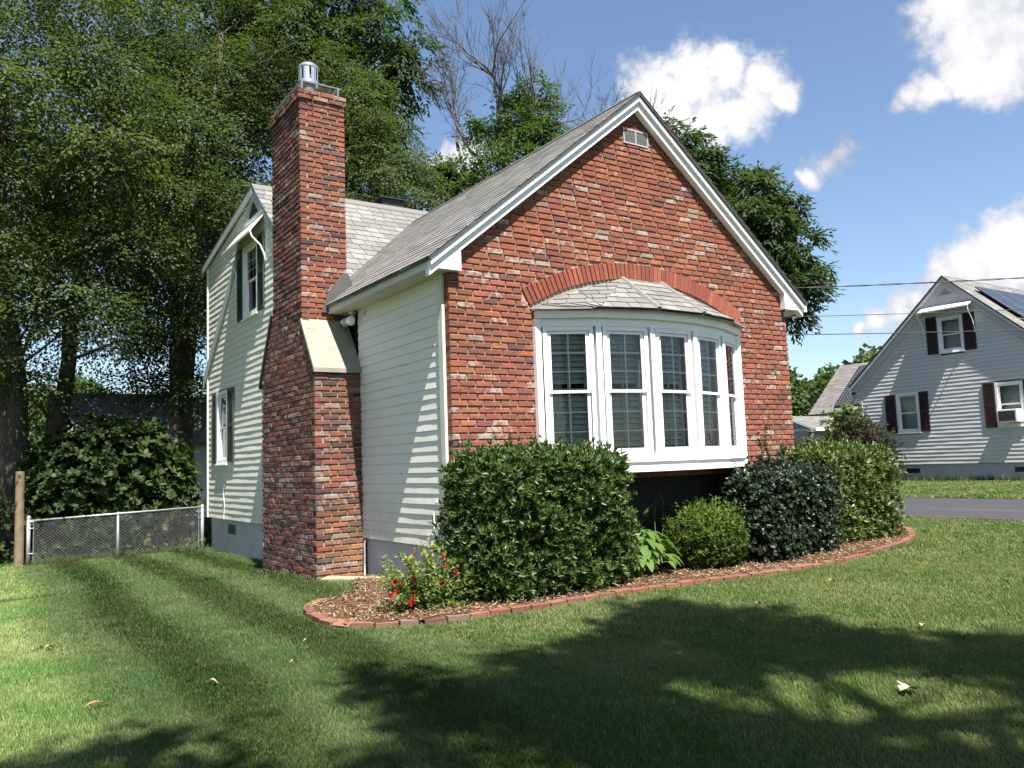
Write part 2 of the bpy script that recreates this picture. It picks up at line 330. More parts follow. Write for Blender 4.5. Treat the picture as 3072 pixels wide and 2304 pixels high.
def siding(mb, B, z0, z1, ivf, ex=.1135, pr=.0125, cuts=(), rng=random):
    """lapped vinyl courses with a slightly wavy lower edge"""
    o, u, n = [np.array(x, float) for x in B]; k = np.array((0, 0, 1.)); flip = np.dot(np.cross(u, k), n) < 0
    r = 0; z = z0
    while z < z1-.005:
        zt = min(z+ex, z1); a0, b0 = ivf(z); a1, b1 = ivf(zt)
        ivs = [(min(a0, a1), max(b0, b1))]
        for c in cuts:
            if z < c[3]-.02 and zt > c[2]+.02: ivs = sub_iv(ivs, (c[0], c[1]))
        for s, e in ivs:
            m = max(2, int((e-s)/.22)); us = np.linspace(s, e, m+1); w = [pr+rng.uniform(-.0016, .0016)+.0012*math.sin(3*q+r*1.7) for q in us]
            for i in range(m):
                ul, ur = us[i], us[i+1]
                cl = lambda q, lo, hi: min(max(q, lo), hi)
                bl, br, tl, tr = cl(ul, a0, b0), cl(ur, a0, b0), cl(ul, a1, b1), cl(ur, a1, b1)
                if br-bl < 1e-4 and tr-tl < 1e-4: continue
                p = [o+u*bl+n*.002+k*z, o+u*br+n*.002+k*z, o+u*br+n*w[i+1]+k*z, o+u*bl+n*w[i]+k*z, o+u*tr+n*.002+k*(zt+.001), o+u*tl+n*.002+k*(zt+.001)]
                fs = [(0, 1, 2, 3), (3, 2, 4, 5)]
                if flip: fs = [f[::-1] for f in fs]
                mb.add(p, fs)
        z += ex; r += 1
SHG = [(.42, .415, .40), (.38, .375, .365), (.45, .445, .43), (.35, .345, .34)]
def shingles(mb, o, u, s, n, smax, rngf, rng, ex=.127, tab=.30, th=.007, pal=SHG, lift=.004):
    """tabs laid course by course: o origin at eave, u along eave, s up the slope, n outward normal"""
    o, u, s, n = [np.array(x, float) for x in (o, u, s, n)]; flip = np.dot(np.cross(u, s), n) < 0
    v = 0; r = 0
    while v < smax-.01:
        v2 = min(v+ex, smax); a0, b0 = rngf(v); a1, b1 = rngf(v2); lo, hi = min(a0, a1), max(b0, b1); x = lo-rng.uniform(0, tab)
        while x < hi:
            w = tab*rng.uniform(.75, 1.25); l, q = x, x+w-.009; t = th+rng.random()*lift; c = rng.choice(pal); g = rng.uniform(.85, 1.12); c = tuple(g*y for y in c)
            j = rng.uniform(-.006, .006)
            bl, br = max(l, a0), min(q, b0); tl, tr = max(l, a1), min(q, b1)
            if br-bl > .008 or tr-tl > .008:
                if br < bl: br = bl = (bl+br)/2
                if tr < tl: tr = tl = (tl+tr)/2
                p = [o+u*bl+s*(v+j), o+u*br+s*(v+j), o+u*br+s*(v+j)+n*t, o+u*bl+s*(v+j)+n*t, o+u*tr+s*(v2+.012)+n*.002, o+u*tl+s*(v2+.012)+n*.002]
                fs = [(0, 1, 2, 3), (3, 2, 4, 5), (1, 4, 2), (0, 3, 5)]
                if flip: fs = [f[::-1] for f in fs]
                mb.add(p, fs, c)
            x += w
        v = v2; r += 1
def roof_slab(mb, pts, th=.03): mb.prism(pts, (0, 0, -th), (.2, .2, .2, 1))
def dh_window(parent, B, u0, u1, z0, z1, deep=.05, casing=.075, grille=(2, 3), lower_grille=True, slats=None, mat='white', name='window', glassy=True, proud=.02, rail=.5, sash=.045, louv=None, label=None):
    """double hung window: casing is the part; sashes, panes, louvre panel are its sub-parts"""
    W_ = M[mat]; f = MB()
    f.lbox(B, u0-casing, u0, -deep-.04, proud, z0-casing, z1+casing); f.lbox(B, u1, u1+casing, -deep-.04, proud, z0-casing, z1+casing)
    f.lbox(B, u0, u1, -deep-.04, proud-.002, z1, z1+casing); f.lbox(B, u0, u1, -deep-.04, proud-.002, z0-casing, z0)
    f.lbox(B, u0-casing-.012, u1+casing+.012, 0, proud+.03, z0-casing-.03, z0-casing-.001)
    win = f.build(name, W_, parent, bevel=.003, label=label)
    zm = lerp(z0, z1, rail); g = .004
    for half, (a, b, dn) in enumerate(((zm-.018, z1-g, .012), (z0+g, zm+.018, .034))):
        s = MB(); n1 = -dn; n0 = -dn-.03
        s.lbox(B, u0+g, u0+g+sash, n0, n1, a, b); s.lbox(B, u1-g-sash, u1-g, n0, n1, a, b)
        s.lbox(B, u0+g+sash, u1-g-sash, n0, n1-.001, b-sash*.8, b); s.lbox(B, u0+g+sash, u1-g-sash, n0, n1-.001, a, a+sash*(.8 if half == 0 else 1.15))
        s.build('sash', W_, win, bevel=.003)
        gu0, gu1, ga, gb = u0+g+sash, u1-g-sash, a+sash*.8, b-sash*.8
        if grille and (half == 0 or lower_grille):
            q = MB()
            for i in range(1, grille[0]): x = lerp(gu0, gu1, i/grille[0]); q.lbox(B, x-.008, x+.008, n0+.008, n0+.018, ga, gb)
            for i in range(1, grille[1]): zz = lerp(ga, gb, i/grille[1]); q.lbox(B, gu0, gu1, n0+.0065, n0+.0165, zz-.008, zz+.008)
            q.build('muntin', M['grille'], win)
        p = MB(); o_, u_, n_ = [np.array(x, float) for x in B]; k_ = np.array((0, 0, 1.)); q4 = [o_+u_*a_+n_*(n0+.020)+k_*c_ for a_, c_ in ((gu0-.003, ga-.003), (gu1+.003, ga-.003), (gu1+.003, gb+.003), (gu0-.003, gb+.003))]
        p.add(q4 if np.dot(np.cross(u_, k_), n_) > 0 else q4[::-1], [(0, 1, 2, 3)]); p.build('pane', M['glass'], win)
    if louv:
        q = MB(); la, lb = louv; nn = -deep-.09
        mid = lerp(la, lb, .52); q.lbox(B, u0, u0+.05, nn-.03, nn, la, lb); q.lbox(B, u1-.05, u1, nn-.03, nn, la, lb); q.lbox(B, u0+.05, u1-.05, nn-.03, nn+.001, mid-.03, mid+.03); q.lbox(B, u0+.05, u1-.05, nn-.03, nn, lb-.06, lb); q.lbox(B, u0+.05, u1-.05, nn-.03, nn, la, la+.06)
        q.lbox(B, (u0+u1)/2-.006, (u0+u1)/2+.006, nn, nn+.012, la+.08, lb-.08)
        o, u, n = [np.array(x, float) for x in B]; z = la+.075; tl = LRN.uniform(.056, .072); t2 = LRN.uniform(.052, .070)
        while z < lb-.10:
            if abs(z+.03-mid) < .07: z += .066; continue
            h_ = (tl if z > mid else t2)+LRN.uniform(-.004, .004); pr = [o+u*(u0+.052)+n*(nn-.045)+np.array((0, 0, z+h_)), o+u*(u0+.052)+n*(nn+.008)+np.array((0, 0, z)), o+u*(u0+.052)+n*(nn+.012)+np.array((0, 0, z+.008)), o+u*(u0+.052)+n*(nn-.041)+np.array((0, 0, z+h_+.008))]
            q.prism(pr, u*(u1-u0-.104)); z += .066
        q.build('louvre_panel', M['blind'], win)
    if louv: return win
    bk = MB(); o, u, n = B
    bk.lbox(B, u0-.02, u1+.02, -deep-.34, -deep-.33, z0-.03, z1+.03); bk.build('unlit_backing', M['unlit_dark'], win)  # near-black sheet painted as the unlit interior behind the panes
    return win
LRN = random.Random(17)
M['grille'] = simple('pale_green_grille', (.74, .82, .77), .4, .05, 5)
def shutter(parent, B, u0, u1, z0, z1, mat, label=None, th=.03):
    s = MB(); st = .045
    s.lbox(B, u0, u0+st, .014, th+.012, z0, z1); s.lbox(B, u1-st, u1, .014, th+.012, z0, z1); zm = (z0+z1)/2
    for a, b in ((z0, z0+.06), (zm-.035, zm+.035), (z1-.06, z1)): s.lbox(B, u0+st, u1-st, .014, th+.011, a, b)
    s.lbox(B, u0+st, u1-st, .014, .018, z0+.06, z1-.06)
    o, u, n = [np.array(x, float) for x in B]
    for a, b in ((z0+.06, zm-.035), (zm+.035, z1-.06)):
        z = a+.004
        while z < b-.02:
            k = lambda d, q: o+u*(u0+st)+n*d+np.array((0, 0, q))
            s.prism([k(.018, z+.030), k(th+.006, z), k(th+.009, z+.006), k(.020, z+.036)], u*(u1-u0-2*st)); z += .036
    return s.build('shutter', M[mat], parent, label=label)

def parts(name, mats, parent, boxes, bevel=0, smooth=False):
    """one object per box: separate pieces stay separate parts"""
    for q in boxes:
        m = MB(); m.box(*q); m.build(name, mats, parent, bevel=bevel)
# ---------------------------------------------------------------- terrain
def sstep(a, b, x):
    t = np.clip((x-a)/(b-a), 0, 1); return t*t*(3-2*t)
def g_(x, y):
    x = np.asarray(x, float); y = np.asarray(y, float)
    z = .03-.17*sstep(2.5, 6.5, y)*(1-sstep(1, 4, x))-.028*np.maximum(0, -1.5-y)-.03*sstep(-1.5, -4, x)
    z = z+.0125*np.maximum(0, x-4)*(1-sstep(30, 60, x))+.32*sstep(30, 60, x)
    return z+.012*np.sin(x*1.3+.5)*np.cos(y*1.1)*(1-sstep(8, 10, x))
def grid_sheet(name, xs, ys, zf, mat, mask=None):
    X, Y = np.meshgrid(xs, ys, indexing='ij'); V = np.stack([X, Y, zf(X, Y)], -1).reshape(-1, 3); ny = len(ys)
    i, j = np.meshgrid(np.arange(len(xs)-1), np.arange(ny-1), indexing='ij'); a = (i*ny+j).ravel(); F = np.stack([a, a+ny, a+ny+1, a+1], 1)
    if mask is not None: c = V[F].mean(1); F = F[mask(c[:, 0], c[:, 1])]
    return arrmesh(name, V, F, np.ones((len(V), 3)), mat, smooth=True)
xs = np.concatenate([np.linspace(-400, -12, 14)[:-1], np.linspace(-12, 24, 145), np.linspace(24, 400, 16)[1:]]); ys = np.concatenate([np.linspace(-300, -12, 10)[:-1], np.linspace(-12, 24, 145), np.linspace(24, 500, 18)[1:]])
tag(grid_sheet('ground', xs, ys, g_, M['ground']), None, None, kind='structure')
ROAD = (10.40, 15.05)
tag(grid_sheet('road', np.linspace(*ROAD, 8), np.linspace(-60, 90, 90), lambda X, Y: g_(X, Y)+.015+.02*np.sin(np.pi*(X-ROAD[0])/(ROAD[1]-ROAD[0])), M['road']), None, None, kind='structure')
# mulch bed outline (front edge, then back along the house)
BED = [(-.62, 1.06), (-1.0, .80), (-1.33, .62), (-1.50, .22), (-1.55, -.30), (-1.50, -.66), (-1.36, -.83), (-.90, -1.09), (.1, -1.17), (1.2, -1.13), (2.3, -1.19), (3.4, -1.30), (4.55, -1.31), (5.7, -1.10), (6.6, -.90), (7.5, -.50), (8.3, .03), (8.72, .55), (8.45, 1.05), (7.6, 1.3), (6.3, 1.5), (5.6, 1.4), (5.6, .1), (.0, .1), (.0, 1.9), (-.15, 2.2), (-.45, 1.6)]
def in_poly(x, y, P):
    x = np.asarray(x); y = np.asarray(y); r = np.zeros(x.shape, bool); n = len(P)
    for i in range(n):
        (x0, y0), (x1, y1) = P[i], P[(i+1) % n]
        if y0 == y1: continue
        c = ((y0 > y) != (y1 > y)) & (x < (x1-x0)*(y-y0)/(y1-y0)+x0); r ^= c
    return r
mb = MB(); cpt = np.mean(BED, 0)
mx_, my_ = np.linspace(-1.7, 8.9, 107), np.linspace(-1.4, 2.4, 39)
tag(grid_sheet('mulch_bed', mx_, my_, lambda X, Y: g_(X, Y)+.034+.018*np.sin(X*2.1)*np.sin(Y*2.7+1), M['mulch'], lambda x, y: in_poly(x, y, BED)), None, None, kind='structure')

# ---------------------------------------------------------------- the brick house
W, CX = 5.5654, 2.7827
SL = .80; ZT = 5.98                       # wing roof
PY, PZ, MS = 6.75, 6.44, .885             # main ridge
FB = ((0, 0, 0), (1, 0, 0), (0, -1, 0)); LB = ((0, 0, 0), (0, 1, 0), (-1, 0, 0)); RB = ((W, 0, 0), (0, 1, 0), (1, 0, 0))
house = thing('brick_house', 'red brick gabled house with white bow window, tall brick chimney and cream siding', 'house', (0, 0, 0))
rb = random.Random(3)
Z0 = 3.4186-.03525-50*RH
def fr_iv(z):
    h = min((5.86-z)/SL, W/2); iv = [(CX-h, CX+h)]
    if z < 1.16: iv = sub_iv(iv, (1.30, 4.24))  # bricks left out below the bow, near-black body stands in for shade
    if 1.24 < z < 3.02: iv = sub_iv(iv, (1.14, 4.42))
    if 3.02 <= z < 3.79:
        a = min(math.sqrt(max(0, 3.775**2-(z-.02)**2)), .563*(z-.02)); iv = sub_iv(iv, (CX-a, CX+a))
    if 5.33 < z < 5.53: iv = sub_iv(iv, (2.59, 3.01))
    return iv
mb = MB(); brick_face(mb, FB, Z0, 85, fr_iv, rb, BRK); mb.build('brick_wall', M['brick'], house)
mb = MB()
mb.box(.012, 1.31, .019, .1, -.3, 1.16); mb.box(4.23, W-.012, .019, .1, -.3, 1.16); mb.box(.012, W-.012, .019, .1, 1.16, 1.24); mb.box(.012, 1.135, .019, .1, 1.24, 3.05); mb.box(4.425, W-.012, .019, .1, 1.24, 3.05)
mb.prism([(.012, .019, 3.05), (W-.012, .019, 3.05), (W-.012, .019, 3.6), (CX, .019, 5.86), (.012, .019, 3.6)], (0, .081, 0)); mb.build('mortar_joints', M['mortar'], house)
# soldier arch
mb = MB(); nA_ = 54; th = math.asin(1.735/3.56)
for i in range(nA_):
    a = lerp(-th, th, (i+.5)/nA_); hw = th/nA_*.86; ca, sa = math.cos(a), math.sin(a)
    o_ = np.array((CX+sa*3.56, 0, .02+ca*3.56)); u_ = np.array((sa, 0, ca)); k_ = np.array((ca, 0, -sa))
    w = 3.56*hw; j = lambda s: rb.uniform(-s, s); o1 = -.004+j(.003)
    def P_(l, t, d): return o_+u_*l+k_*t+np.array((0, d, 0))
    L2 = .205+j(.004); e = .004
    c = brk_col([((.34, .10, .062), 3), ((.28, .09, .06), 2), ((.38, .12, .08), 1)], rb); c = (*c[:3], c[3]*.5)
    vs = [P_(0, -w, .09), P_(0, w, .09), P_(L2, w*1.05, .09), P_(L2, -w*1.05, .09), P_(0, -w, o1+.005), P_(0, w, o1+.005), P_(L2, w*1.05, o1+.005), P_(L2, -w*1.05, o1+.005), P_(e, -w+e, o1), P_(e, w-e, o1), P_(L2-e, w*1.05-e, o1), P_(L2-e, -w*1.05+e, o1)]
    mb.add(vs, [(8, 9, 10, 11)]+[(r+q, r+(q+1) % 4, r+4+(q+1) % 4, r+4+q) for r in (0, 4) for q in range(4)], c)
mb.build('brick_arch', M['arch'], house)
# gable vent in the brick
mb = MB()
mb.box(2.59, 3.01, -.012, .03, 5.335, 5.35); mb.box(2.59, 3.01, -.012, .03, 5.515, 5.53)
for x in (2.59, 2.79, 2.995): mb.box(x, x+.015, -.013, .03, 5.35, 5.515)
z = 5.352
while z < 5.51: mb.prism([(2.605, .02, z+.012), (2.605, .021, z+.014), (2.605, -.006, z+.003), (2.605, -.006, z)], (.39, 0, 0)); z += .0125
mb.build('gable_vent', M['alu2'] if 'alu2' in M else M['trim_grey'], house)
# siding
mb = MB(); siding(mb, ((-.004, 0, 0), (0, 1, 0), (-1, 0, 0)), .50, 3.415, lambda z: (.15, 2.36)); mb.build('wing_siding', M['siding'], house)
parts('corner_trim', M['soffit'], house, [(-.035, .0, .095, .19, .49, 3.412), (-.018, .002, 2.30, 2.345, .49, 2.66)], .003)
UW = (6.62, 7.36, 4.20, 5.38); LW = (8.58, 9.21, 1.63, 2.89)
def mg_iv(z):
    y0 = 4.42 if z < 2.65 else 3.86
    if z > 3.45: y0 = max(y0, PY-(PZ-.05-z)/MS)
    y1 = 10.08 if z < PZ-.05-.19*(10.08-PY) else PY+max(0, (PZ-.05-z)/.19)
    return (y0, max(y1, y0))
mb = MB(); siding(mb, ((-.02, 0, 0), (0, 1, 0), (-1, 0, 0)), .50, 6.36, mg_iv, cuts=[(UW[0]-.05, UW[1]+.05, UW[2]-.05, UW[3]+.05), (LW[0]-.05, LW[1]+.05, LW[2]-.05, LW[3]+.05)]); mb.build('gable_siding', M['siding'], house)
mb = MB(); mb.box(-.045, .0, 10.03, 10.12, .49, 5.72); mb.build('corner_board', M['white'], house, bevel=.003)
# solid body behind the claddings; its near-black colour paints the shade below the bow
mb = MB(); mb.box(.06, W-.005, .102, 3.4, -.3, 3.40); mb.build('wing_body', M['unlit_dark'], house)
mb = MB(); mb.prism([(.35, 3.42, -.4), (.35, 3.42, 3.42), (.35, PY, PZ-.10), (.35, 10.06, PZ-.10-.19*3.3), (.35, 10.06, -.4)], (9.0, 0, 0)); mb.build('main_body', M['unlit_dark'], house)
parts('side_wall', M['siding'], house, [(9.36, 9.40, 3.4, 10.07, .5, 3.4), (W+.02, 9.36, 3.395, 3.415, .5, 3.4), (-.015, 9.36, 10.065, 10.08, .5, 5.7), (W-.002, W+.012, .12, 3.4, .5, 3.4)])
# foundation
parts('foundation', M['concrete_w'], house, [(.03, .20, .095, 2.29, -.3, .505), (.03, .3, 4.46, 10.02, -.5, .505), (.31, 9.3, 9.9, 10.02, -.5, .5), (W-.1, W-.03, .1, 3.4, -.3, .5)])
mb = MB(); B_ = ((.03, 0, 0), (0, 1, 0), (-1, 0, 0))
mb.lbox(B_, 8.18, 8.75, .0, .012, .19, .44); bv = mb.build('basement_vent', M['trim_grey'], house)
mb = MB(); mb.lbox(B_, 8.22, 8.71, .012, .016, .225, .41)
for i in range(9): mb.lbox(B_, 8.22+i*.055, 8.226+i*.055, .016, .02, .225, .41)
mb.build('vent_mesh', M['metal_dark'], bv)
# roofs: wing
def rake_pt(x, dz=0): return ZT-SL*abs(x-CX)+dz
for sgn, nm in ((-1, 'wing_roof'), (1, 'wing_roof')):
    ex_ = CX+sgn*3.09; ze = rake_pt(ex_); run = 3.09; sl = math.hypot(run, run*SL)
    s = np.array((-sgn*run, 0, run*SL))/sl; nrm = np.array((sgn*SL, 0, 1))/math.hypot(1, SL)
    def rf(v, sgn=sgn, ex_=ex_, ze=ze, s=s):
        z = ze+s[2]*v; y1 = PY-(PZ-z)/MS; x = ex_+s[0]*v
        if sgn < 0 and x < .0: y1 = min(y1, 2.74)
        return (-.158, max(y1, -.158))
    mb = MB(); rr = random.Random(5+sgn); shingles(mb, (ex_, 0, ze), (0, 1, 0), s, nrm, sl, rf, rr, ex=.15, tab=.27)
    y_e = 2.72 if sgn < 0 else 3.3
    a = (ex_, -.14, ze-.004); b = (CX, -.14, ZT-.004); c = (CX, 6.2, ZT-.004); d = (ex_, y_e, ze-.004)
    mid = (CX+sgn*2.79, 2.74, rake_pt(CX+2.79)-.004); mid2 = (CX+sgn*2.79, PY-(PZ-rake_pt(CX+2.79))/MS, rake_pt(CX+2.79)-.004)
    poly = [a, b, c, mid2, mid, d] if sgn < 0 else [a, d, (ex_, 3.3, ze-.004), c, b]
    roof_slab(mb, poly, .022)
    rf_o = mb.build(nm, M['shingle'], house)
mb = MB(); mb.tube([(CX, -.12, ZT+.004), (CX, 6.1, ZT+.004)], .022, 6, (.36, .355, .345)); mb.build('ridge_cap', M['shingle'], house)
# main roof, front slope and shed dormer slope
sl = math.hypot(3.42, 3.42*MS); s = np.array((0, 3.42, 3.42*MS))/sl; nrm = np.array((0, -MS, 1))/math.hypot(1, MS); ye, ze = PY-3.42, PZ-3.42*MS
def rfm(v):
    z = ze+s[2]*v
    lo = -.09
    if z < ZT: hi = CX-(ZT-z)/SL+.10
    else: hi = 9.55
    if z < 4.1: lo = .0
    return (lo, max(lo, hi))
mb = MB(); rr = random.Random(12); shingles(mb, (0, ye, ze), (1, 0, 0), s, nrm, sl, rfm, rr, ex=.19, tab=.24, th=.009)
def rfm2(v):
    z = ze+s[2]*v
    return (CX+(ZT-z)/SL-.1 if z < ZT else 9.5, 9.55)
shingles(mb, (0, ye, ze), (1, 0, 0), s, nrm, sl, rfm2, rr, ex=.19, tab=.24, th=.009)
dz = -.006
roof_slab(mb, [(-.07, PY, PZ+dz), (-.07, PY-2.2, PZ-2.2*MS+dz), (0.0, PY-2.7, PZ-2.7*MS+dz), (9.55, PY-3.42, ze+dz), (9.55, PY, PZ+dz)], .02)
mb.build('main_roof', M['shingle'], house)
mb = MB(); sd = np.array((0, -1, .19))/math.hypot(1, .19); shingles(mb, (0, 10.4, PZ-.19*(10.4-PY)), (1, 0, 0), sd, np.array((0, .19, 1))/math.hypot(1, .19), 3.65/.9825, lambda v: (-.09, 9.55), rr)
roof_slab(mb, [(-.07, PY, PZ-.006), (9.5, PY, PZ-.006), (9.5, 10.38, PZ-.19*3.63-.006), (-.07, 10.38, PZ-.19*3.63-.006)], .02); mb.build('dormer_roof', M['shingle'], house)
mb = MB(); mb.prism([(-.09, PY-.14, PZ-.10), (-.09, PY, PZ+.022), (-.09, PY+.15, PZ-.012), (-.09, PY+.15, PZ-.03), (-.09, PY, PZ+.0), (-.09, PY-.14, PZ-.118)], (9.6, 0, 0), (.36, .355, .35)); mb.build('ridge_cap', M['shingle'], house)
mb = MB()   # static roof vent just behind the ridge
mb.prism([(2.50, 6.86, PZ), (2.97, 6.86, PZ), (2.97, 6.86, PZ+.20), (2.50, 6.86, PZ+.20)], (0, .42, -.02)); mb.prism([(2.42, 6.80, PZ+.20), (3.05, 6.80, PZ+.20), (3.05, 6.83, PZ+.225), (2.42, 6.83, PZ+.225)], (0, .55, -.09)); mb.build('roof_vent', M['black'], house, bevel=.008)
# rake boards of the brick gable
sn, cs = SL/math.hypot(1, SL), 1/math.hypot(1, SL)
def rake(mbx, d0, d1, y0, y1, xe0=-.27):
    """board between perpendicular depths d0..d1 below the roof line"""
    for sg in (-1, 1):
        p = [(CX, 0, ZT-d0/cs), (CX+sg*(CX-xe0), 0, ZT-d0/cs-SL*(CX-xe0)), (CX+sg*(CX-xe0), 0, ZT-d1/cs-SL*(CX-xe0)), (CX, 0, ZT-d1/cs)]
        mbx.prism([(q[0], y0, q[2]) for q in p], (0, y1-y0, 0))
mb = MB(); rake(mb, .022, .165, .0, -.09); rake(mb, .03, .085, -.091, -.128)
mb.build('rake_board', M['white'], house, bevel=.002)
mb = MB(); rake(mb, .004, .024, -.02, -.15, -.30); mb.build('drip_edge', M['metal_dark'], house)
for sg in (-1, 1):
    X = lambda d: CX+sg*(CX+d)
    mb = MB(); mb.prism([(X(-.115), -.087, 3.412), (X(.25), -.087, 3.412), (X(.25), -.087, 3.44), (X(-.115), -.087, rake_pt(.115)-.19)], (0, .087, 0)); mb.build('eave_return', M['white'], house, bevel=.002)
parts('eave_fascia', M['trim_grey2'], house, [(-.272, -.25, -.05, 2.74, 3.405, 3.505), (W+.25, W+.272, -.05, 3.3, 3.405, 3.505), (W+.3, 9.5, 3.28, 3.30, 3.30, 3.40)], .002)
parts('soffit', M['trim_grey2'], house, [(-.2495, -.004, .0, 2.74, 3.405, 3.418), (W+.004, W+.2495, 0, 3.3, 3.405, 3.418), (W+.3, 9.5, 3.3005, 3.41, 3.30, 3.312)])
# gutters on the right eaves
for (a, b, ax) in (((W+.273, -.07, 3.40), (W+.273, 3.2, 3.40), 0), ((W+.35, 3.28, 3.31), (9.6, 3.28, 3.31), 1)):
    prof = [(0, 0), (.07, 0), (.115, .06), (.12, .11), (.108, .11), (.10, .06), (.066, .012), (.0, .012)]; mb = MB()
    if ax == 0: mb.prism([(a[0]+p, a[1], a[2]+q) for p, q in prof], (0, b[1]-a[1], 0)); mb.box(W+.275, W+.39, -.074, -.068, 3.405, 3.51)
    else: mb.prism([(a[0], a[1]-p, a[2]+q) for p, q in prof], (b[0]-a[0], 0, 0))
    mb.build('gutter', M['white'], house)
# main gable trims: old rake board left over from before the dormer, front rake, dormer rake, triangular vent
mb = MB(); X0 = -.05
def band(y0, z0, y1, z1, wd, xa, xb): mb.prism([(xa, y0, z0), (xa, y1, z1), (xa, y1, z1-wd), (xa, y0, z0-wd)], (xb-xa, 0, 0))
band(PY, PZ-.05, 10.38, 3.36, .27, -.055, -.02); mb.build('old_rake_board', M['trim_grey'], house, bevel=.003); mb = MB(); band(PY, PZ-.03, PY-2.85, PZ-.03-2.85*MS, .24, -.0565, -.018); mb.build('front_rake_board', M['trim_grey'], house, bevel=.003)
mb = MB(); band(PY, PZ-.012, 10.40, PZ-.012-.19*3.65, .16, -.085, -.058); mb.build('dormer_rake', M['trim_grey'], house, bevel=.003)
mb = MB(); mb.prism([(-.052, PY, PZ-.26), (-.052, PY-.36, PZ-.58), (-.052, PY+.36, PZ-.58)], (.03, 0, 0)); tv = mb.build('louvre_vent', M['white'], house)
mb = MB()
for i in range(6):
    z = PZ-.56+i*.04; h = (PZ-.30-z)*1.05
    if h > .03: mb.prism([(-.054, PY-h, z), (-.054, PY+h, z), (-.063, PY+h, z+.012), (-.063, PY-h, z+.012)], (-.002, 0, .02))
mb.build('vent_slats', M['shut_green'], tv)
mb = MB(); band(PY-.52, PZ-.58, PY+.52, PZ-.58, .06, -.0575, -.021); mb.build('vent_sill', M['white'], house)
# windows and shutters on the siding gable
GB = ((-.02, 0, 0), (0, 1, 0), (-1, 0, 0))
dh_window(house, GB, *UW, deep=.06, casing=.08, grille=(2, 3), proud=.035, lower_grille=False, label='upper gable window under the awning')
dh_window(house, GB, *LW, deep=.10, casing=.08, grille=None, proud=.035, label='lower gable window between louvred shutters')
shutter(house, GB, 6.20, 6.53, 4.14, 5.46, 'shut_green'); shutter(house, GB, 7.46, 7.79, 4.14, 5.46, 'shut_green')
shutter(house, GB, 8.08, 8.48, 1.58, 2.97, 'shut_green2'); shutter(house, GB, 9.31, 9.62, 1.58, 2.97, 'shut_green2')
mb = MB(); mb.prism([(-.03, 6.14, 5.80), (-.30, 6.14, 5.42), (-.30, 6.14, 5.405), (-.03, 6.14, 5.775)], (0, 1.72, 0)); mb.box(-.315, -.285, 6.13, 7.87, 5.395, 5.43); aw = mb.build('awning', M['siding'], house)
for y in (6.16, 7.84): mb = MB(); mb.tube([(-.29, y, 5.41), (-.26, y, 5.33), (-.12, y, 5.20), (-.05, y, 5.05), (-.03, y, 4.86)], .016, 8); mb.build('awning_arm', M['white'], aw, smooth=True)
mb = MB(); mb.tube([(-.03, 8.66, 1.50), (-.05, 8.75, 1.42), (-.045, 8.70, 1.25), (-.05, 8.80, 1.0), (-.045, 8.74, .8), (-.05, 8.77, .5)], .007, 6); mb.build('hanging_cord', M['vinyl_cord'], house)
mb = MB(); mb.tube([(-.03, .30, 1.02), (-.05, .29, .98), (-.045, .37, .9), (-.05, .36, .7), (-.05, .40, .52)], .006, 6); mb.build('hanging_cord', M['vinyl_cord'], house)
# ---- chimney
XA, XB, YF, YBK, SF, SBK = -.63, .0, 2.30, 4.45, 2.73, 3.90
def yf(z): return YF if z < 2.62 else lerp(YF, SF, min(1, (z-2.62)/.70))
def yb(z): return YBK if z < 2.66 else lerp(YBK, SBK, min(1, (z-2.66)/.95))
rc = random.Random(8); mb = MB()
CB_F = ((XA, YF, 0), (1, 0, 0), (0, -1, 0)); CB_L = ((XA, 0, 0), (0, 1, 0), (-1, 0, 0)); CS_F = ((XA, SF, 0), (1, 0, 0), (0, -1, 0))
tint_f = lambda z, r: (1.25, 1.6, 1.4) if z < .48+r.uniform(-.12, .12) else (1.1, 1.1, 1.05) if z < 2.7 else (1.25, 1.15, 1.05)
tint_l = lambda z, r: (.8, .82, .9) if r.random() < .3 else (1, 1, 1.1)
zc0 = -.20; n1 = int((2.62-zc0)/RH); ztop = zc0+n1*RH; n2 = int((6.30-ztop)/RH)
brick_face(mb, CB_F, zc0, n1, lambda z: [(0, XB-XA)], rc, BRK_CH, corner=(1, 0), tintf=tint_f)
brick_face(mb, CS_F, ztop, n2, lambda z: [(0, XB-XA)] if z > 3.2 else [], rc, BRK_CH, corner=(1, 0), tintf=tint_f)
brick_face(mb, CB_L, zc0, n1+n2, lambda z: [(yf(z), yb(z))], rc, BRK_CH, phase=1, corner=(1, 0), tintf=tint_l)
brick_face(mb, ((XB, 0, 0), (0, 1, 0), (1, 0, 0)), ztop, n2, lambda z: [(SF+.1, SBK)] if z > 3.5 else [], rc, BRK_CH)
brick_face(mb, ((XA+.1, SBK, 0), (1, 0, 0), (0, 1, 0)), ztop, n2, lambda z: [(0, .42)] if z > 3.7 else [], rc, BRK_CH)
zk = ztop+n2*RH
for sf, ph in (((XA-.025, SF-.025, 0), 0),):
    brick_face(mb, (sf, (1, 0, 0), (0, -1, 0)), zk, 2, lambda z: [(0, XB-XA+.05)], rc, BRK_CH, corner=(1, 0), tintf=tint_f)
    brick_face(mb, ((XA-.025, 0, 0), (0, 1, 0), (-1, 0, 0)), zk, 2, lambda z: [(SF-.025, SBK+.025)], rc, BRK_CH, phase=1, corner=(1, 0), tintf=tint_l)
    brick_face(mb, ((XB+.025, 0, 0), (0, 1, 0), (1, 0, 0)), zk, 2, lambda z: [(SF+.08, SBK+.025)], rc, BRK_CH)
chim = mb.build('chimney', M['brick_ch'], house)
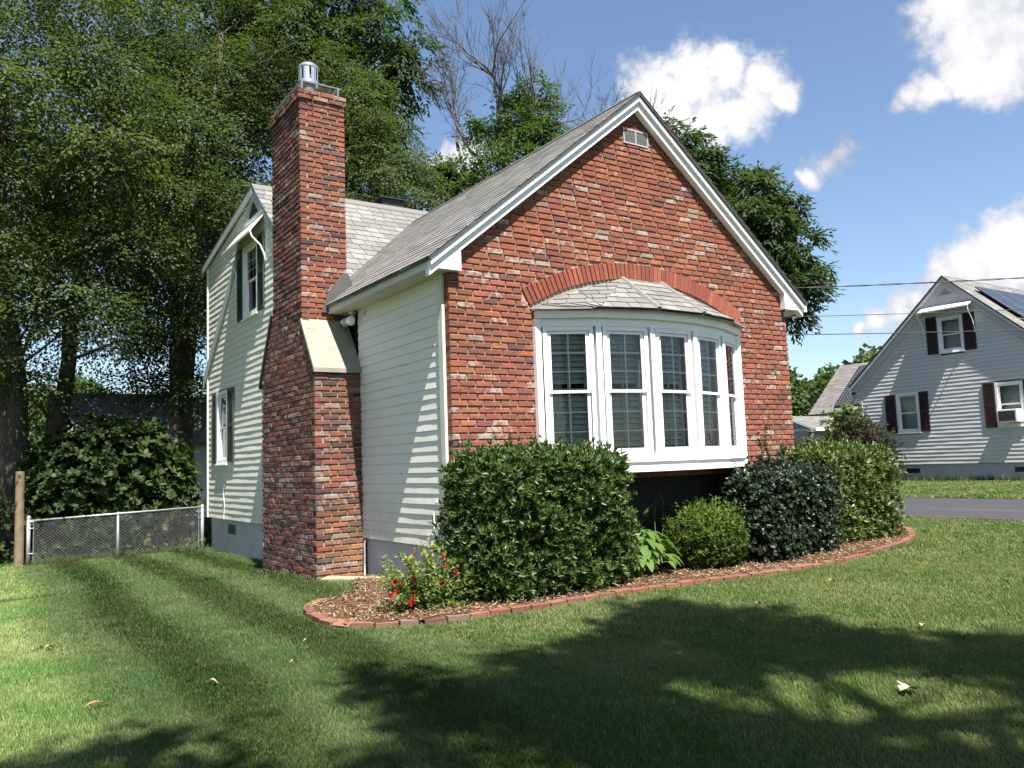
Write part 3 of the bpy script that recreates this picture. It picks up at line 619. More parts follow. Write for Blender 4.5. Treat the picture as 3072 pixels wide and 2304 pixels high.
mb = MB(); mb.box(XA+.02, XB-.02, YF+.02, YBK-.02, -.4, 2.6); mb.box(XA+.02, XB-.02, SF+.02, SBK-.02, 2.6, zk+.01); mb.box(XA+.0, XB-.0, SF+.0, SBK-.0, zk+.012, zk+2*RH-.02)
mb.prism([(XA+.012, YF+.03, 2.6), (XA+.012, YBK-.03, 2.6), (XA+.012, SBK+.02, 3.52), (XA+.012, SF-.02, 3.25)], (XB-XA-.024, 0, 0)); mb.build('chimney_mortar', M['mortar'], chim)
mb = MB(); mb.prism([(XA-.02, YF-.035, 2.632), (XA-.02, SF+.0, 3.325), (XA-.02, SF+.0, 3.26), (XA-.02, YF-.035, 2.575)], (XB-XA+.015, 0, 0)); mb.build('shoulder_slab', M['stone'], chim, bevel=.004)
mb = MB(); mb.prism([(XA-.03, YBK+.04, 2.64), (XA-.03, SBK, 3.63), (XA-.03, SBK, 3.55), (XA-.03, YBK+.04, 2.57)], (XB-XA+.02, 0, 0)); mb.build('rear_shoulder_slab', M['metal_dark'], chim)
zc = zk+2*RH
mb = MB(); mb.box(XA+.02, XB-.02, SF+.02, SBK-.02, zc-.03, zc+.012); mb.build('chimney_crown', M['concrete_w'], chim)
mb = MB(); a0, a1, b0, b1 = XA+.04, XB-.08, SF+.02, SBK-.06
for (x, y) in ((a0, b0), (a1, b0), (a0, b1), (a1, b1)): mb.box(x-.012, x+.012, y-.012, y+.012, zc+.012, zc+.115)
for y in (b0, b1): mb.box(a0-.012, a1+.05, y-.012, y+.012, zc+.115, zc+.13)
for x in (a0, a1): mb.box(x-.012, x+.012, b0+.012, b1-.012, zc+.1155, zc+.129)
mb.build('mesh_frame', M['galv_dark'], chim)
mb = MB(); q = a0
while q < a1-.01:
    for d in (1, -1): mb.tube([(q+(0 if d > 0 else .03), b0, zc+.014), (q+(.03 if d > 0 else 0), b0, zc+.064), (q+(0 if d > 0 else .03), b0, zc+.114)], .0022, 4)
    q += .03
q = b0
while q < b1-.01:
    for d in (1, -1): mb.tube([(a0, q+(0 if d > 0 else .03), zc+.014), (a0, q+(.03 if d > 0 else 0), zc+.064), (a0, q+(0 if d > 0 else .03), zc+.114)], .0022, 4)
    q += .03
mb.build('wire_mesh', M['metal_dark'], chim)
fc = (-.33, 3.2, zc)
mb = MB(); mb.lathe(fc, [(.105, .29), (.135, .295), (.138, .30), (.138, .345), (.134, .345), (.10, .30), (.0, .30)], 28)
mb2 = MB(); mb2.lathe(fc, [(.10, .0), (.10, .22), (.105, .29), (.0, .292)], 28); mb2.build('flue_stem', M['galv_dark'], chim, smooth=True)
for k in range(8):
    a = k*math.pi/4+.25; r = .134
    pts = [(fc[0]+r*math.cos(a+t), fc[1]+r*math.sin(a+t), zc+.33) for t in (-.29, 0, .29)]
    for i in range(2): mb.prism([pts[i], pts[i+1], (pts[i+1][0]*.985+fc[0]*.015, pts[i+1][1]*.985+fc[1]*.015, pts[i+1][2]), (pts[i][0]*.985+fc[0]*.015, pts[i][1]*.985+fc[1]*.015, pts[i][2])], (0, 0, .20))
mb.lathe(fc, [(.138, .53), (.142, .54), (.142, .56), (.10, .60), (.0, .615), (.0, .54), (.138, .53)], 28); mb.build('flue_cowl', M['alu'], chim, smooth=False)
mb = MB(); mb.lathe(fc, [(.085, .30), (.085, .53)], 20); mb.build('flue_pipe', M['galv_dark'], chim)
mb = MB(); mb.tube([(-.5, SF-.03, zc-.02), (-.47, SF-.04, zc-.08), (-.46, SF-.035, zc-.16), (-.455, SF-.02, zc-.30)], .006, 5); mb.build('loose_wire', M['wire'], chim)
# flashing where roofs meet the stack
mb = MB(); mb.prism([(-.37, 2.70, 3.42), (.04, 2.70, 3.42), (.06, 2.70, 3.86), (.0, 2.70, 3.98), (-.08, 2.70, 3.95), (-.27, 2.70, 3.70)], (0, .014, .0)); mb.prism([(.004, 2.75, 3.80), (.004, 3.4, 4.36), (.004, 3.4, 4.50), (.004, 2.75, 3.98)], (.012, 0, 0)); mb.build('roof_flashing', M['flash'], house)
# floodlight and small hook under the eave
mb = MB(); mb.lathe((-.06, 2.42, 3.34), [(.05, .06), (.05, .03), (.02, .02), (0, .02)], 14); fl = mb.build('floodlight', M['trim_grey'], house, smooth=True)
for d in (-.07, .07):
    mb = MB(); c = np.array((-.10, 2.42+d, 3.30)); v = np.array((-.5, d*7, -.7)); v = v/np.linalg.norm(v); mb.tube([c-v*.05, c, c+v*.03, c+v*.085], [.02, .035, .052, .06], 12); mb.build('lamp_head', M['white'] if d < 0 else M['trim_grey'], fl, smooth=True)
mb = MB(); mb.tube([(-.06, 2.0, 3.36), (-.06, 2.04, 3.28)], .007, 6); mb.build('hook', M['wood'], house)
mb = MB(); mb.tube([(.01, 2.26, .50), (-.02, 2.25, .44), (-.03, 2.24, .2), (-.05, 2.20, .0), (-.10, 2.1, -.02)], .014, 8); mb.build('cable_conduit', M['galv'], house, smooth=True)
# ---------------------------------------------------------------- bow window
BP = [(1.119, -.03), (1.748, -.337), (2.43, -.494), (3.13, -.494), (3.812, -.337), (4.441, -.03)]
def offs(d, y_end=.0):
    r = []
    for i, p in enumerate(BP):
        ns = []
        for a, b in ((i-1, i), (i, i+1)):
            if a >= 0 and b < 6:
                t = np.array(BP[b])-np.array(BP[a]); t = t/np.linalg.norm(t); ns.append(np.array((t[1], -t[0])))
        n = sum(ns)/len(ns); n = n/np.dot(n, n)*1. if len(ns) > 1 else n
        q = np.array(p)+n*d
        r.append((q[0], q[1]))
    r[0] = (r[0][0], min(r[0][1], -.002)); r[-1] = (r[-1][0], min(r[-1][1], -.002)); return r
def plan(mbx, d, z0, z1, yb_=.1):
    p = offs(d); p = [(p[0][0], yb_)]+p+[(p[-1][0], yb_)]
    mbx.prism([(x, y, z0) for x, y in p][::-1], (0, 0, z1-z0))
mb = MB(); plan(mb, .012, 1.245, 1.325, -.001); plan(mb, .035, 1.325, 1.352, -.0015); plan(mb, .0, 1.352, 1.385); plan(mb, .03, 1.212, 1.244, -.0012); plan(mb, .0, 2.885, 2.974, .0985)
for i, (x, y) in enumerate(BP):
    if 0 < i < 5:
        q = offs(.022)[i]; r = math.atan2(q[1]-y, q[0]-x); c, s_ = math.cos(r), math.sin(r); pts = []
        for du, dv in ((.022, -.032), (.022, .032), (-.10, .028), (-.10, -.028)): pts.append((x+c*du-s_*dv, y+s_*du+c*dv, 1.385))
        mb.prism(pts, (0, 0, 1.499))
mb.box(1.075, 1.119+.035, -.055, .06, 1.243, 2.972); mb.box(4.441-.035, 4.487, -.055, .06, 1.243, 2.972)
mb.build('bow_frame', M['white'], house, bevel=.003)
mb = MB(); plan(mb, .055, 2.976, 3.064, -.001); mb.build('bow_fascia', M['white'], house, bevel=.003)
for i in range(5):
    a, b = np.array(BP[i]), np.array(BP[i+1]); t = (b-a)/np.linalg.norm(b-a); B_ = ((a[0], a[1], 0), (t[0], t[1], 0), (t[1], -t[0], 0))
    dh_window(house, B_, .105, .595, 1.435, 2.835, deep=.045, casing=.048, grille=(2, 3), proud=.006, rail=.505, sash=.04, louv=(1.44, 2.82), name='bow_window')
def poly_shingle(mbx, pts, rng, **k):
    p = [np.array(q, float) for q in pts]; n = np.cross(p[1]-p[0], p[2]-p[0]); n = n/np.linalg.norm(n)
    if n[2] < 0: n = -n
    u = np.cross((0, 0, 1.), n); u = u/np.linalg.norm(u); s = np.cross(n, u); o = min(p, key=lambda q: q[2])
    q2 = [((q-o)@u, (q-o)@s) for q in p]; smax = max(v for _, v in q2)
    def rf(v):
        xs_ = []; v = min(max(v, 1e-5), smax-1e-5)
        for i in range(len(q2)):
            (x0, v0), (x1, v1) = q2[i], q2[(i+1) % len(q2)]
            if (v0-v)*(v1-v) <= 0 and v0 != v1: xs_.append(x0+(x1-x0)*(v-v0)/(v1-v0))
        return (min(xs_), max(xs_)) if len(xs_) > 1 else (0, 0)
    shingles(mbx, o, u, s, n, smax, rf, rng, **k)
    m = [q-n*.004 for q in p]; mbx.add(m+[q-n*.02 for q in m], [tuple(range(len(m)))], (.3, .3, .3))
E_ = [(x, y, 3.075) for x, y in offs(.165)]; E_[0] = (E_[0][0]-.01, -.004, 3.085); E_[5] = (E_[5][0]+.01, -.004, 3.085)
A_, Bq = (2.46, -.002, 3.575), (3.11, -.002, 3.575); M1, M2 = (1.75, -.002, 3.36), (3.82, -.002, 3.36)
mb = MB(); rr = random.Random(4)
for pl in ((E_[0], E_[1], M1), (E_[1], A_, M1), (E_[1], E_[2], A_), (E_[2], E_[3], Bq, A_), (E_[3], E_[4], Bq), (E_[4], M2, Bq), (E_[4], E_[5], M2)): poly_shingle(mb, pl, rr, ex=.132, tab=.20, th=.009)
for a, b in ((E_[2], A_), (E_[3], Bq)): mb.tube([np.array(a)+(0, 0, .004), np.array(b)+(0, 0, .004)], [.035, .03], 6, (.45, .445, .435))
for i in range(5): mb.prism([E_[i], E_[i+1], (E_[i+1][0]*.995+CX*.005, E_[i+1][1]+.02, 3.060), (E_[i][0]*.995+CX*.005, E_[i][1]+.02, 3.060)], (0, .004, -.003), (.10, .10, .10))
plan(mb, .14, 3.0645, 3.072, -.001)
mb.build('bow_roof', M['shingle'], house)
# ---------------------------------------------------------------- grey house across the road
NX = 22.2; nb = thing('grey_house', 'grey sided gable house with maroon shutters across the road', 'house', (NX, 6.36, .25))
NB = ((NX, 0, 0), (0, 1, 0), (-1, 0, 0)); NP, NZ, NS, NE0, NE1 = 6.36, 6.93, .905, 3.03, 9.69
UWn = (5.985, 6.64, 4.51, 5.52); LWn = (7.625, 8.265, 1.985, 3.17); RWn = (4.37, 5.03, 2.02, 3.23)
def ng(z):
    h = (NZ-.10-z)/NS; return (max(NE0, NP-h), min(NE1, NP+h)) if h > 0 else (NP, NP)
mb = MB(); siding(mb, NB, .855, 6.75, ng, ex=.125, pr=.017, cuts=[(w[0]-.05, w[1]+.05, w[2]-.05, w[3]+.05) for w in (UWn, LWn, RWn)]); mb.build('siding', M['siding_grey'], nb)
mb = MB(); mb.prism([(NX+.3, NE0+.02, .2), (NX+.3, NE0+.02, 3.6), (NX+.3, NP, NZ-.15), (NX+.3, NE1-.02, 3.6), (NX+.3, NE1-.02, .2)], (10, 0, 0)); mb.build('house_body', M['siding_grey'], nb)
mb = MB(); mb.box(NX+.04, NX+10, NE0+.03, NE1-.03, -.2, .853); nf = mb.build('foundation', M['concrete_w'], nb)
for y0, y1 in ((7.72, 8.18), (4.28, 4.76)):
    mb = MB(); mb.lbox(((NX+.04, 0, 0), (0, 1, 0), (-1, 0, 0)), y0-.06, y1+.06, 0, .02, .51, .77); v_ = mb.build('basement_window', M['concrete_w'], nb)
    mb = MB(); mb.lbox(((NX+.04, 0, 0), (0, 1, 0), (-1, 0, 0)), y0, y1, .02, .024, .56, .72); mb.build('dark_pane', M['black'], v_)
for sg in (-1, 1):
    y0 = NP+sg*3.62; z0 = NZ-NS*3.62; s = np.array((0, -sg, NS))/math.hypot(1, NS); n = np.array((0, sg*NS, 1))/math.hypot(1, NS)
    mb = MB(); shingles(mb, (NX-.18, y0, z0), (1, 0, 0), s, n, 3.62*math.hypot(1, NS), lambda v: (0, 10.4), random.Random(6), ex=.14, tab=.33)
    roof_slab(mb, [(NX-.16, y0, z0-.005), (NX+10.2, y0, z0-.005), (NX+10.2, NP, NZ-.005), (NX-.16, NP, NZ-.005)], .05); mb.build('roof', M['shingle'], nb)
def rake2(mbx, NX_, d0, d1, x0, x1, h=3.6, P=NP, Z=NZ, S=NS):
    for sg in (-1, 1): mbx.prism([(x0, P, Z-d0), (x0, P+sg*h, Z-d0-S*h), (x0, P+sg*h, Z-d1-S*h), (x0, P, Z-d1)], (x1-x0, 0, 0))
mb = MB(); rake2(mb, NX, .05, .40, NX-.05, NX-.015); rake2(mb, NX, .045, .16, NX-.16, NX-.055); mb.box(NX-.05, NX+.2, 9.69, 9.98, 3.36, 3.45); mb.box(NX-.05, NX+.2, 2.75, 3.02, 3.36, 3.45); mb.box(NX-.03, NX+.08, 9.60, 9.71, .85, 3.36); mb.box(NX-.03, NX+.08, 3.01, 3.12, .85, 3.36)
mb.prism([(NX-.048, NP-.72, 6.31), (NX-.048, NP+.72, 6.31), (NX-.048, NP+.80, 6.20), (NX-.048, NP-.80, 6.20)], (.034, 0, 0)); mb.build('rake_trim', M['trim_lilac'], nb, bevel=.004)
mb = MB()
for i in range(7): z = 6.32+i*.045; h = (6.66-z)/.905; mb.prism([(NX-.045, NP-h, z), (NX-.045, NP+h, z), (NX-.02, NP+h, z+.035), (NX-.02, NP-h, z+.035)], (-.002, 0, .004))
mb.build('gable_vent', M['trim_lilac'], nb)
mb = MB(); mb.box(NX, NX+10, 9.98, 10.08, 3.52, 3.62); mb.tube([(NX+.05, 10.03, 3.5), (NX+.1, 9.95, 3.38), (NX+.1, 9.75, 3.2), (NX+.1, 9.75, .4)], .035, 8); mb.build('gutter', M['white'], nb)
dh_window(nb, NB, *UWn, deep=.05, casing=.075, grille=None, proud=.03); dh_window(nb, NB, *LWn, deep=.05, casing=.075, grille=None, proud=.03); dh_window(nb, NB, *RWn, deep=.05, casing=.075, grille=None, proud=.03)
for a, b, z0, z1 in ((5.52, 5.88, 4.43, 5.62), (6.74, 7.09, 4.43, 5.66), (8.37, 8.74, 1.93, 3.22), (7.22, 7.53, 1.93, 3.25), (5.13, 5.46, 1.93, 3.32), (3.92, 4.28, 1.93, 3.32)): shutter(nb, NB, a, b, z0, z1, 'shut_maroon')
mb = MB(); mb.prism([(NX-.01, 5.50, 6.02), (NX-.42, 5.50, 5.80), (NX-.42, 5.50, 5.775), (NX-.01, 5.50, 5.995)], (0, 1.66, 0)); mb.box(NX-.44, NX-.41, 5.49, 7.17, 5.765, 5.81); aw = mb.build('awning', M['trim_lilac'], nb)
for y in (5.52, 7.14): mb = MB(); mb.tube([(NX-.41, y, 5.78), (NX-.38, y, 5.65), (NX-.15, y, 5.35), (NX-.03, y, 4.95)], .016, 6); mb.build('awning_arm', M['white'], aw)
ac = thing('air_conditioner', 'white air conditioner sticking out of the grey house window', 'air conditioner', (NX-.18, 4.66, 2.07))
mb = MB(); mb.lbox(NB, 4.38, 4.96, .0, .36, 2.065, 2.45); mb.build('case', M['white'], ac, bevel=.01)
mb = MB(); mb.lbox(NB, 4.43, 4.91, .36, .364, 2.10, 2.41)
for i in range(11): mb.lbox(NB, 4.43, 4.91, .364, .370, 2.105+i*.028, 2.112+i*.028)
mb.build('rear_grille', M['metal_dark'], ac)
s = np.array((0, 1, NS))/math.hypot(1, NS); n = np.array((0, -NS, 1))/math.hypot(1, NS)
for i in range(7):
    for k in range(2):
        o = np.array((NX+.62+i*1.03, NP-3.62, NZ-NS*3.62))+n*.13+s*(.75+k*1.72); mb = MB(); e = 1.0
        pts = [o, o+np.array((e, 0, 0)), o+np.array((e, 0, 0))+s*1.66, o+s*1.66]; mb.prism(pts, -n*.04, (1, 1, 1), 0)
        mb.prism([p+n*.003 for p in (o, o+np.array((e, 0, 0)), o+np.array((e, 0, 0))+s*.03, o+s*.03)], -n*.003, (1, 1, 1), 1); mb.prism([p+n*.003 for p in (o+s*.03, o+np.array((.03, 0, 0))+s*.03, o+np.array((.03, 0, 0))+s*1.66, o+s*1.66)], -n*.003, (1, 1, 1), 1)
        mb.build('solar_panel', [M['solar'], M['solar_line']], nb)
# ---------------------------------------------------------------- farther houses, garage, fences
fh = thing('far_house', 'brown roofed house with black solar panels behind the grey house', 'house', (37, 16, .4))
FR, FZ, FS = 37.0, 6.19, .87
mb = MB(); s = np.array((1, 0, FS))/math.hypot(1, FS); n = np.array((-FS, 0, 1))/math.hypot(1, FS)
shingles(mb, (FR-3.2, 11, FZ-FS*3.2), (0, 1, 0), s, n, 3.2*math.hypot(1, FS), lambda v: (0, 9.35), random.Random(2), ex=.16, tab=.4, pal=[(.36, .345, .335), (.33, .315, .305), (.39, .375, .365)])
roof_slab(mb, [(FR-3.2, 11, FZ-FS*3.2-.006), (FR, 11, FZ-.006), (FR, 20.35, FZ-.006), (FR-3.2, 20.35, FZ-FS*3.2-.006)], .06); roof_slab(mb, [(FR, 11, FZ-.006), (FR+3.2, 11, FZ-FS*3.2-.006), (FR+3.2, 20.35, FZ-FS*3.2-.006), (FR, 20.35, FZ-.006)], .06); mb.build('roof', M['shingle_b'], fh)
mb = MB(); mb.prism([(FR-2.9, 11.2, .2), (FR-2.9, 11.2, FZ-FS*2.9-.12), (FR, 11.2, FZ-.14), (FR+2.9, 11.2, FZ-FS*2.9-.12), (FR+2.9, 11.2, .2)], (0, 9.0, 0)); mb.build('wall', M['siding'], fh)
for i in range(4):
    for k in range(2):
        o = np.array((FR-3.2, 18.9-i*1.05, FZ-FS*3.2))+n*.12+s*(.45+k*1.72); mb = MB(); u = np.array((0, -1., 0)); mb.prism([o, o+u, o+u+s*1.66, o+s*1.66], -n*.04)
        for q in range(1, 6): mb.prism([p+n*.003 for p in (o+u*(q/6-.006), o+u*(q/6+.006), o+u*(q/6+.006)+s*1.66, o+u*(q/6-.006)+s*1.66)], -n*.002, (1, 1, 1), 1)
        for q in range(0, 10): mb.prism([p+n*.004 for p in (o+s*(q*.166), o+u+s*(q*.166), o+u+s*(q*.166+.014), o+s*(q*.166+.014))], -n*.002, (1, 1, 1), 1)
        mb.build('solar_panel', [M['solar_matt'], M['solar_line']], fh)
mb = MB(); mb.tube([(FR-.3, 16.9, FZ-.3), (FR-.3, 16.9, FZ+.35)], .05, 8); mb.build('vent_pipe', M['galv'], fh)
ga = thing('garage', 'low grey garage with a shallow grey roof beyond the fence', 'garage', (26.5, 14.2, .28))
mb = MB(); GS = .39
for sg in (-1, 1):
    pts = [(23.85, 14.25+sg*1.45, 2.9-GS*1.45), (30, 14.25+sg*1.45, 2.9-GS*1.45), (30, 14.25, 2.9), (23.85, 14.25, 2.9)]; poly_shingle(mb, pts, random.Random(9), ex=.15, tab=.33)
    roof_slab(mb, [(p[0], p[1], p[2]-.006) for p in pts], .05)
mb.build('roof', M['shingle'], ga)
mb = MB(); mb.prism([(24, 12.95, .1), (24, 12.95, 2.33), (24, 14.25, 2.82), (24, 15.55, 2.33), (24, 15.55, .1)], (5.9, 0, 0)); mb.build('wall', M['concrete_w'], ga)
mb = MB(); mb.box(23.84, 30, 12.76, 12.80, 2.22, 2.34); mb.prism([(23.84, 12.78, 2.33), (23.84, 14.25, 2.90), (23.84, 15.72, 2.33), (23.84, 15.72, 2.23), (23.84, 14.25, 2.80), (23.84, 12.78, 2.23)], (.02, 0, 0)); mb.box(23.97, 23.999, 12.95, 15.55, 2.24, 2.33); mb.build('fascia', M['white'], ga)
tn = thing('tan_shed', 'tan gabled shed showing between garage and grey house', 'shed', (31.2, 15.3, .3))
mb = MB(); mb.prism([(31, 13.6, .1), (31, 13.6, 2.55), (31, 15.3, 3.4), (31, 17.0, 2.55), (31, 17.0, .1)], (2.2, 0, 0)); mb.build('wall', M['tan'], tn)
mb = MB(); 
for sg in (-1, 1): mb.prism([(30.85, 15.3, 3.44), (30.85, 15.3+sg*1.9, 2.49), (30.85, 15.3+sg*1.9, 2.43), (30.85, 15.3, 3.38)], (2.5, 0, 0), (.40, .37, .33))
mb.build('roof', M['shingle_b'], tn)
fn = thing('picket_fence', 'weathered grey board fence in front of the garage', 'fence', (20.5, 12.2, .25)); rr = random.Random(1)
mb = MB(); y = 10.6
while y < 14.4: mb.box(20.5, 20.52, y, y+.125, .2, 1.88+rr.uniform(-.02, .02), (1, 1, 1)); y += .14
mb.box(20.52, 20.56, 10.6, 14.4, .6, .68); mb.box(20.52, 20.56, 10.6, 14.4, 1.5, 1.58); mb.build('boards', M['wood_grey'], fn)
for y in (12.05, 10.58, 14.4):
    mb = MB(); mb.box(20.44, 20.57, y-.065, y+.065, .1, 2.08); mb.prism([(20.41, y-.095, 2.08), (20.60, y-.095, 2.08), (20.60, y+.095, 2.08), (20.41, y+.095, 2.08)], (0, 0, .04)); mb.box(20.455, 20.555, y-.05, y+.05, 2.12, 2.20); mb.build('post', M['wood_grey'], fn, bevel=.008)
wh = thing('white_house', 'white sided house half hidden by trees behind the fence', 'house', (1.0, 21.5, -.1))
mb = MB(); siding(mb, ((-1.6, 21, 0), (1, 0, 0), (0, -1, 0)), -.1, 2.5, lambda z: (0, 5.6), ex=.12); mb.box(-1.55, 3.95, 21.02, 25, -.3, 2.5); mb.build('wall', M['siding'], wh)
mb = MB(); mb.prism([(-1.9, 20.6, 2.45), (-1.9, 23, 4.2), (-1.9, 25.4, 2.45), (-1.9, 25.4, 2.35), (-1.9, 23, 4.1), (-1.9, 20.6, 2.35)], (6.2, 0, 0), (.30, .29, .285)); mb.build('roof', M['shingle_b'], wh)
dh_window(wh, ((-1.6, 21, 0), (1, 0, 0), (0, -1, 0)), 2.6, 3.3, 1.0, 2.1, casing=.07, grille=None, proud=.03)
bf = thing('board_fence', 'shaded tall board fence behind the leafy bush', 'fence', (-5, 15.5, -.1))
mb = MB(); x = -12
while x < -1.2: mb.box(x, x+.14, 15.5, 15.52, -.2, 1.62+rr.uniform(-.03, .03)); x += .15
mb.box(-12, -1.2, 15.52, 15.56, .3, .4); mb.box(-12, -1.2, 15.52, 15.56, 1.3, 1.4); mb.build('boards', M['wood_grey'], bf)
# chain link fence beside the house
cl = thing('chain_link_fence', 'galvanised chain link fence between wooden post and house corner', 'fence', (-1.7, 9.9, -.1))
def post(x, r, zt, nm):
    mb = MB(); mb.tube([(x, 9.9, -.4), (x, 9.9, zt)], r, 12); mb.lathe((x, 9.9, zt), [(r*1.12, -.03), (r*1.12, .01), (r*.7, .03), (0, .036)], 12); mb.build(nm, M['galv'], cl, smooth=True)
post(-3.195, .034, .70, 'post'); post(-1.725, .022, .675, 'post'); post(-.18, .034, .73, 'post')
rz = lambda x: lerp(.635, .715, (x+3.195)/3.0)
mb = MB(); mb.tube([(-3.17, 9.9, rz(-3.17)), (-1.7, 9.9, rz(-1.7)), (-.2, 9.9, rz(-.2))], .019, 10); mb.build('top_rail', M['galv'], cl, smooth=True)
mb = MB(); pt_ = .068; x = -3.10
zb = lambda x: float(g_(x, 9.9))-.02
nz_ = 15
for k in range(-nz_, int(2.86/pt_)+nz_):
    for d in (1, -1):
        pts = []
        for q in range(nz_+1):
            xx = -3.10+(k+(q if d > 0 else nz_-q))*pt_
            if -3.12 <= xx <= -.24: pts.append((xx, 9.9+(.006 if (q+k) % 2 else -.006)*d, lerp(zb(xx), rz(xx)-.015, q/nz_)))
        if len(pts) > 1: mb.tube(pts, .0012, 4, cap=False)
mb.build('mesh', M['fence_wire'], cl)
for x in (-3.115, -.245):
    mb = MB(); mb.tube([(x, 9.9, zb(x)), (x, 9.9, rz(x)+.01)], .008, 6)
    for z in (.05, .5, .62): mb.tube([(x, 9.9-.02, z), (x+(-.08 if x < -1 else .065), 9.9-.034, z), (x+(-.11 if x < -1 else .1), 9.9, z)], .008, 5)
    mb.build('tension_bar', M['galv'], cl)
wp = MB(); wp.tube([(-3.335, 9.9, -.4), (-3.335, 9.9, 0), (-3.34, 9.905, .8), (-3.345, 9.9, 1.535)], [.078, .077, .074, .072], 14); tag(wp.build('wooden_post', M['wood'], smooth=False), 'bare round wooden post at the left end of the chain link fence', 'post')
wp = MB(); wp.prism([(-.62, 2.2, .02), (-.50, 2.25, .04), (.0, 1.72, .03), (-.12, 1.67, .02)], (0, 0, .045)); tag(wp.build('timber_board', M['wood_l'], bevel=.004), 'short pale timber board lying at the chimney foot', 'board')
# edging bricks, one object each
path = BED[1:19]; pts = []; 
for (x0, y0), (x1, y1) in zip(path[:-1], path[1:]):
    m = max(1, int(math.hypot(x1-x0, y1-y0)/.01))
    pts += [(lerp(x0, x1, i/m), lerp(y0, y1, i/m)) for i in range(m)]
pts = np.array(pts); ker = 25; pad = np.pad(pts, ((ker, ker), (0, 0)), 'edge'); pts = np.stack([np.convolve(pad[:, k], np.ones(2*ker+1)/(2*ker+1), 'valid') for k in (0, 1)], 1)
dd = np.concatenate([[0], np.cumsum(np.hypot(*np.diff(pts, axis=0).T))]); t = 0.05; ke = random.Random(21); idx = 0
EC = [(.25, .115, .075), (.27, .12, .075), (.23, .10, .07), (.28, .14, .085), (.20, .105, .08)]
while t < dd[-1]-.1:
    if 1.35 < t < 1.62 and idx < 99: tilt = .45
    else: tilt = ke.uniform(-.05, .05)
    ln = .20*ke.uniform(.93, 1.04); c = [np.interp(t+ln/2, dd, pts[:, k]) for k in (0, 1)]; a = [np.interp(t+ln/2+.05, dd, pts[:, k])-np.interp(t+ln/2-.05, dd, pts[:, k]) for k in (0, 1)]
    ang = math.atan2(a[1], a[0])+ke.uniform(-.035, .035); mb = MB(); grey = idx in (12, 10)
    col = (.22, .15, .13) if grey else ke.choice(EC); col = (*[v*ke.uniform(.9, 1.1) for v in col], ke.random()*.6)
    jt = lambda: ke.uniform(-.003, .003); x_, y_, z_ = ln/2-.002, .047, .032
    v = [(sx*x_+jt(), sy*y_+jt(), sz*z_+jt()) for sz in (-1, 1) for sx, sy in ((-1, -1), (1, -1), (1, 1), (-1, 1))]
    mb.add(v, [(0, 3, 2, 1), (4, 5, 6, 7), (0, 1, 5, 4), (1, 2, 6, 5), (2, 3, 7, 6), (3, 0, 4, 7)], col)
    o = mb.build('edging_brick', M['edging'], bevel=.005); o.location = (c[0], c[1], float(g_(*c))+.014+ke.uniform(-.006, .007)); o.rotation_euler = (tilt, ke.uniform(-.04, .04), ang)
    tag(o, 'grey-brown edging brick in the row along the mulch bed' if grey else 'red clay edging brick laid end to end along the mulch bed', 'edging brick', 'edging bricks round the mulch bed'); idx += 1; t += ln+.008
# utility cables
def cable(nm, pts, r, label, sag=.0, twist=0):
    P_ = [np.array(p, float) for p in pts]; mb = MB(); n_ = 90; L_ = [lerp(P_[0], P_[1], i/n_)+np.array((0, 0, -sag*4*(i/n_)*(1-i/n_))) for i in range(n_+1)]
    for q in range(max(1, twist)):
        ph = 2*math.pi*q/max(1, twist); mb.tube([p+(np.array((0, 0, math.sin(i*.9+ph)*r*1.4))+np.array((.4*math.cos(i*.9+ph)*r,)*2+(0,)) if twist else 0) for i, p in enumerate(L_)], r, 5)
    tag(mb.build(nm, M['wire'], smooth=True), label, 'cable', 'utility cables over the road')
cable('power_cable', [(9.4, 7.15, 5.42), (27, -4.7, 5.95)], .0095, 'twisted black power cable, highest of those crossing the road', .22, 2)
cable('telephone_cable', [(9.4, 7.15, 4.75), (27, -4.65, 5.0)], .008, 'thin black cable in the middle of those crossing the road', .2)
cable('telephone_cable', [(9.4, 7.2, 4.35), (27, -4.6, 4.30)], .011, 'black cable, lowest of those crossing the road', .17)
# ---------------------------------------------------------------- vegetation
def unit(a): return a/(np.linalg.norm(a, axis=-1, keepdims=True)+1e-9)
def leaf_arrays(P, A, Nn, ln, wd, fold=.25, droop=.15, hexa=False):
    A = unit(A); S = unit(np.cross(Nn, A)); Nn = np.cross(A, S); ln = np.asarray(ln).reshape(-1, 1); wd = np.asarray(wd).reshape(-1, 1); n = len(P)
    tip = P+A*ln-Nn*ln*droop
    if not hexa:
        md = P+A*ln*.45+Nn*wd*fold*.6
        V = np.stack([P, md+S*wd*.5, tip, md-S*wd*.5], 1).reshape(-1, 3); b = np.arange(n)[:, None]*4
        F = np.concatenate([b+np.array([[0, 2, 1]]), b+np.array([[0, 3, 2]])]); return V, F, 4
    l1 = P+A*ln*.28+Nn*wd*fold*.5; l2 = P+A*ln*.68+Nn*wd*fold*.4-Nn*ln*droop*.45
    V = np.stack([P, l1+S*wd*.46, l2+S*wd*.42, tip, l2-S*wd*.42, l1-S*wd*.46], 1).reshape(-1, 3); b = np.arange(n)[:, None]*6
    F = np.concatenate([b+np.array([[0, 3, 2, 1]]), b+np.array([[0, 5, 4, 3]])]); return V, F, 6
def rvec(n, rng): return unit(rng.normal(size=(n, 3)))
def leaf_cols(n, pal, rng, var=.15, group=None):
    pal = np.array(pal); i = rng.integers(0, len(pal), n) if group is None else (group+rng.integers(0, 2, n)) % len(pal)
    return .80*pal[i]*(1+rng.uniform(-var, var, (n, 1)))*np.stack([1+rng.uniform(-.12, .12, n), np.ones(n), 1+rng.uniform(-.2, .2, n)], 1)
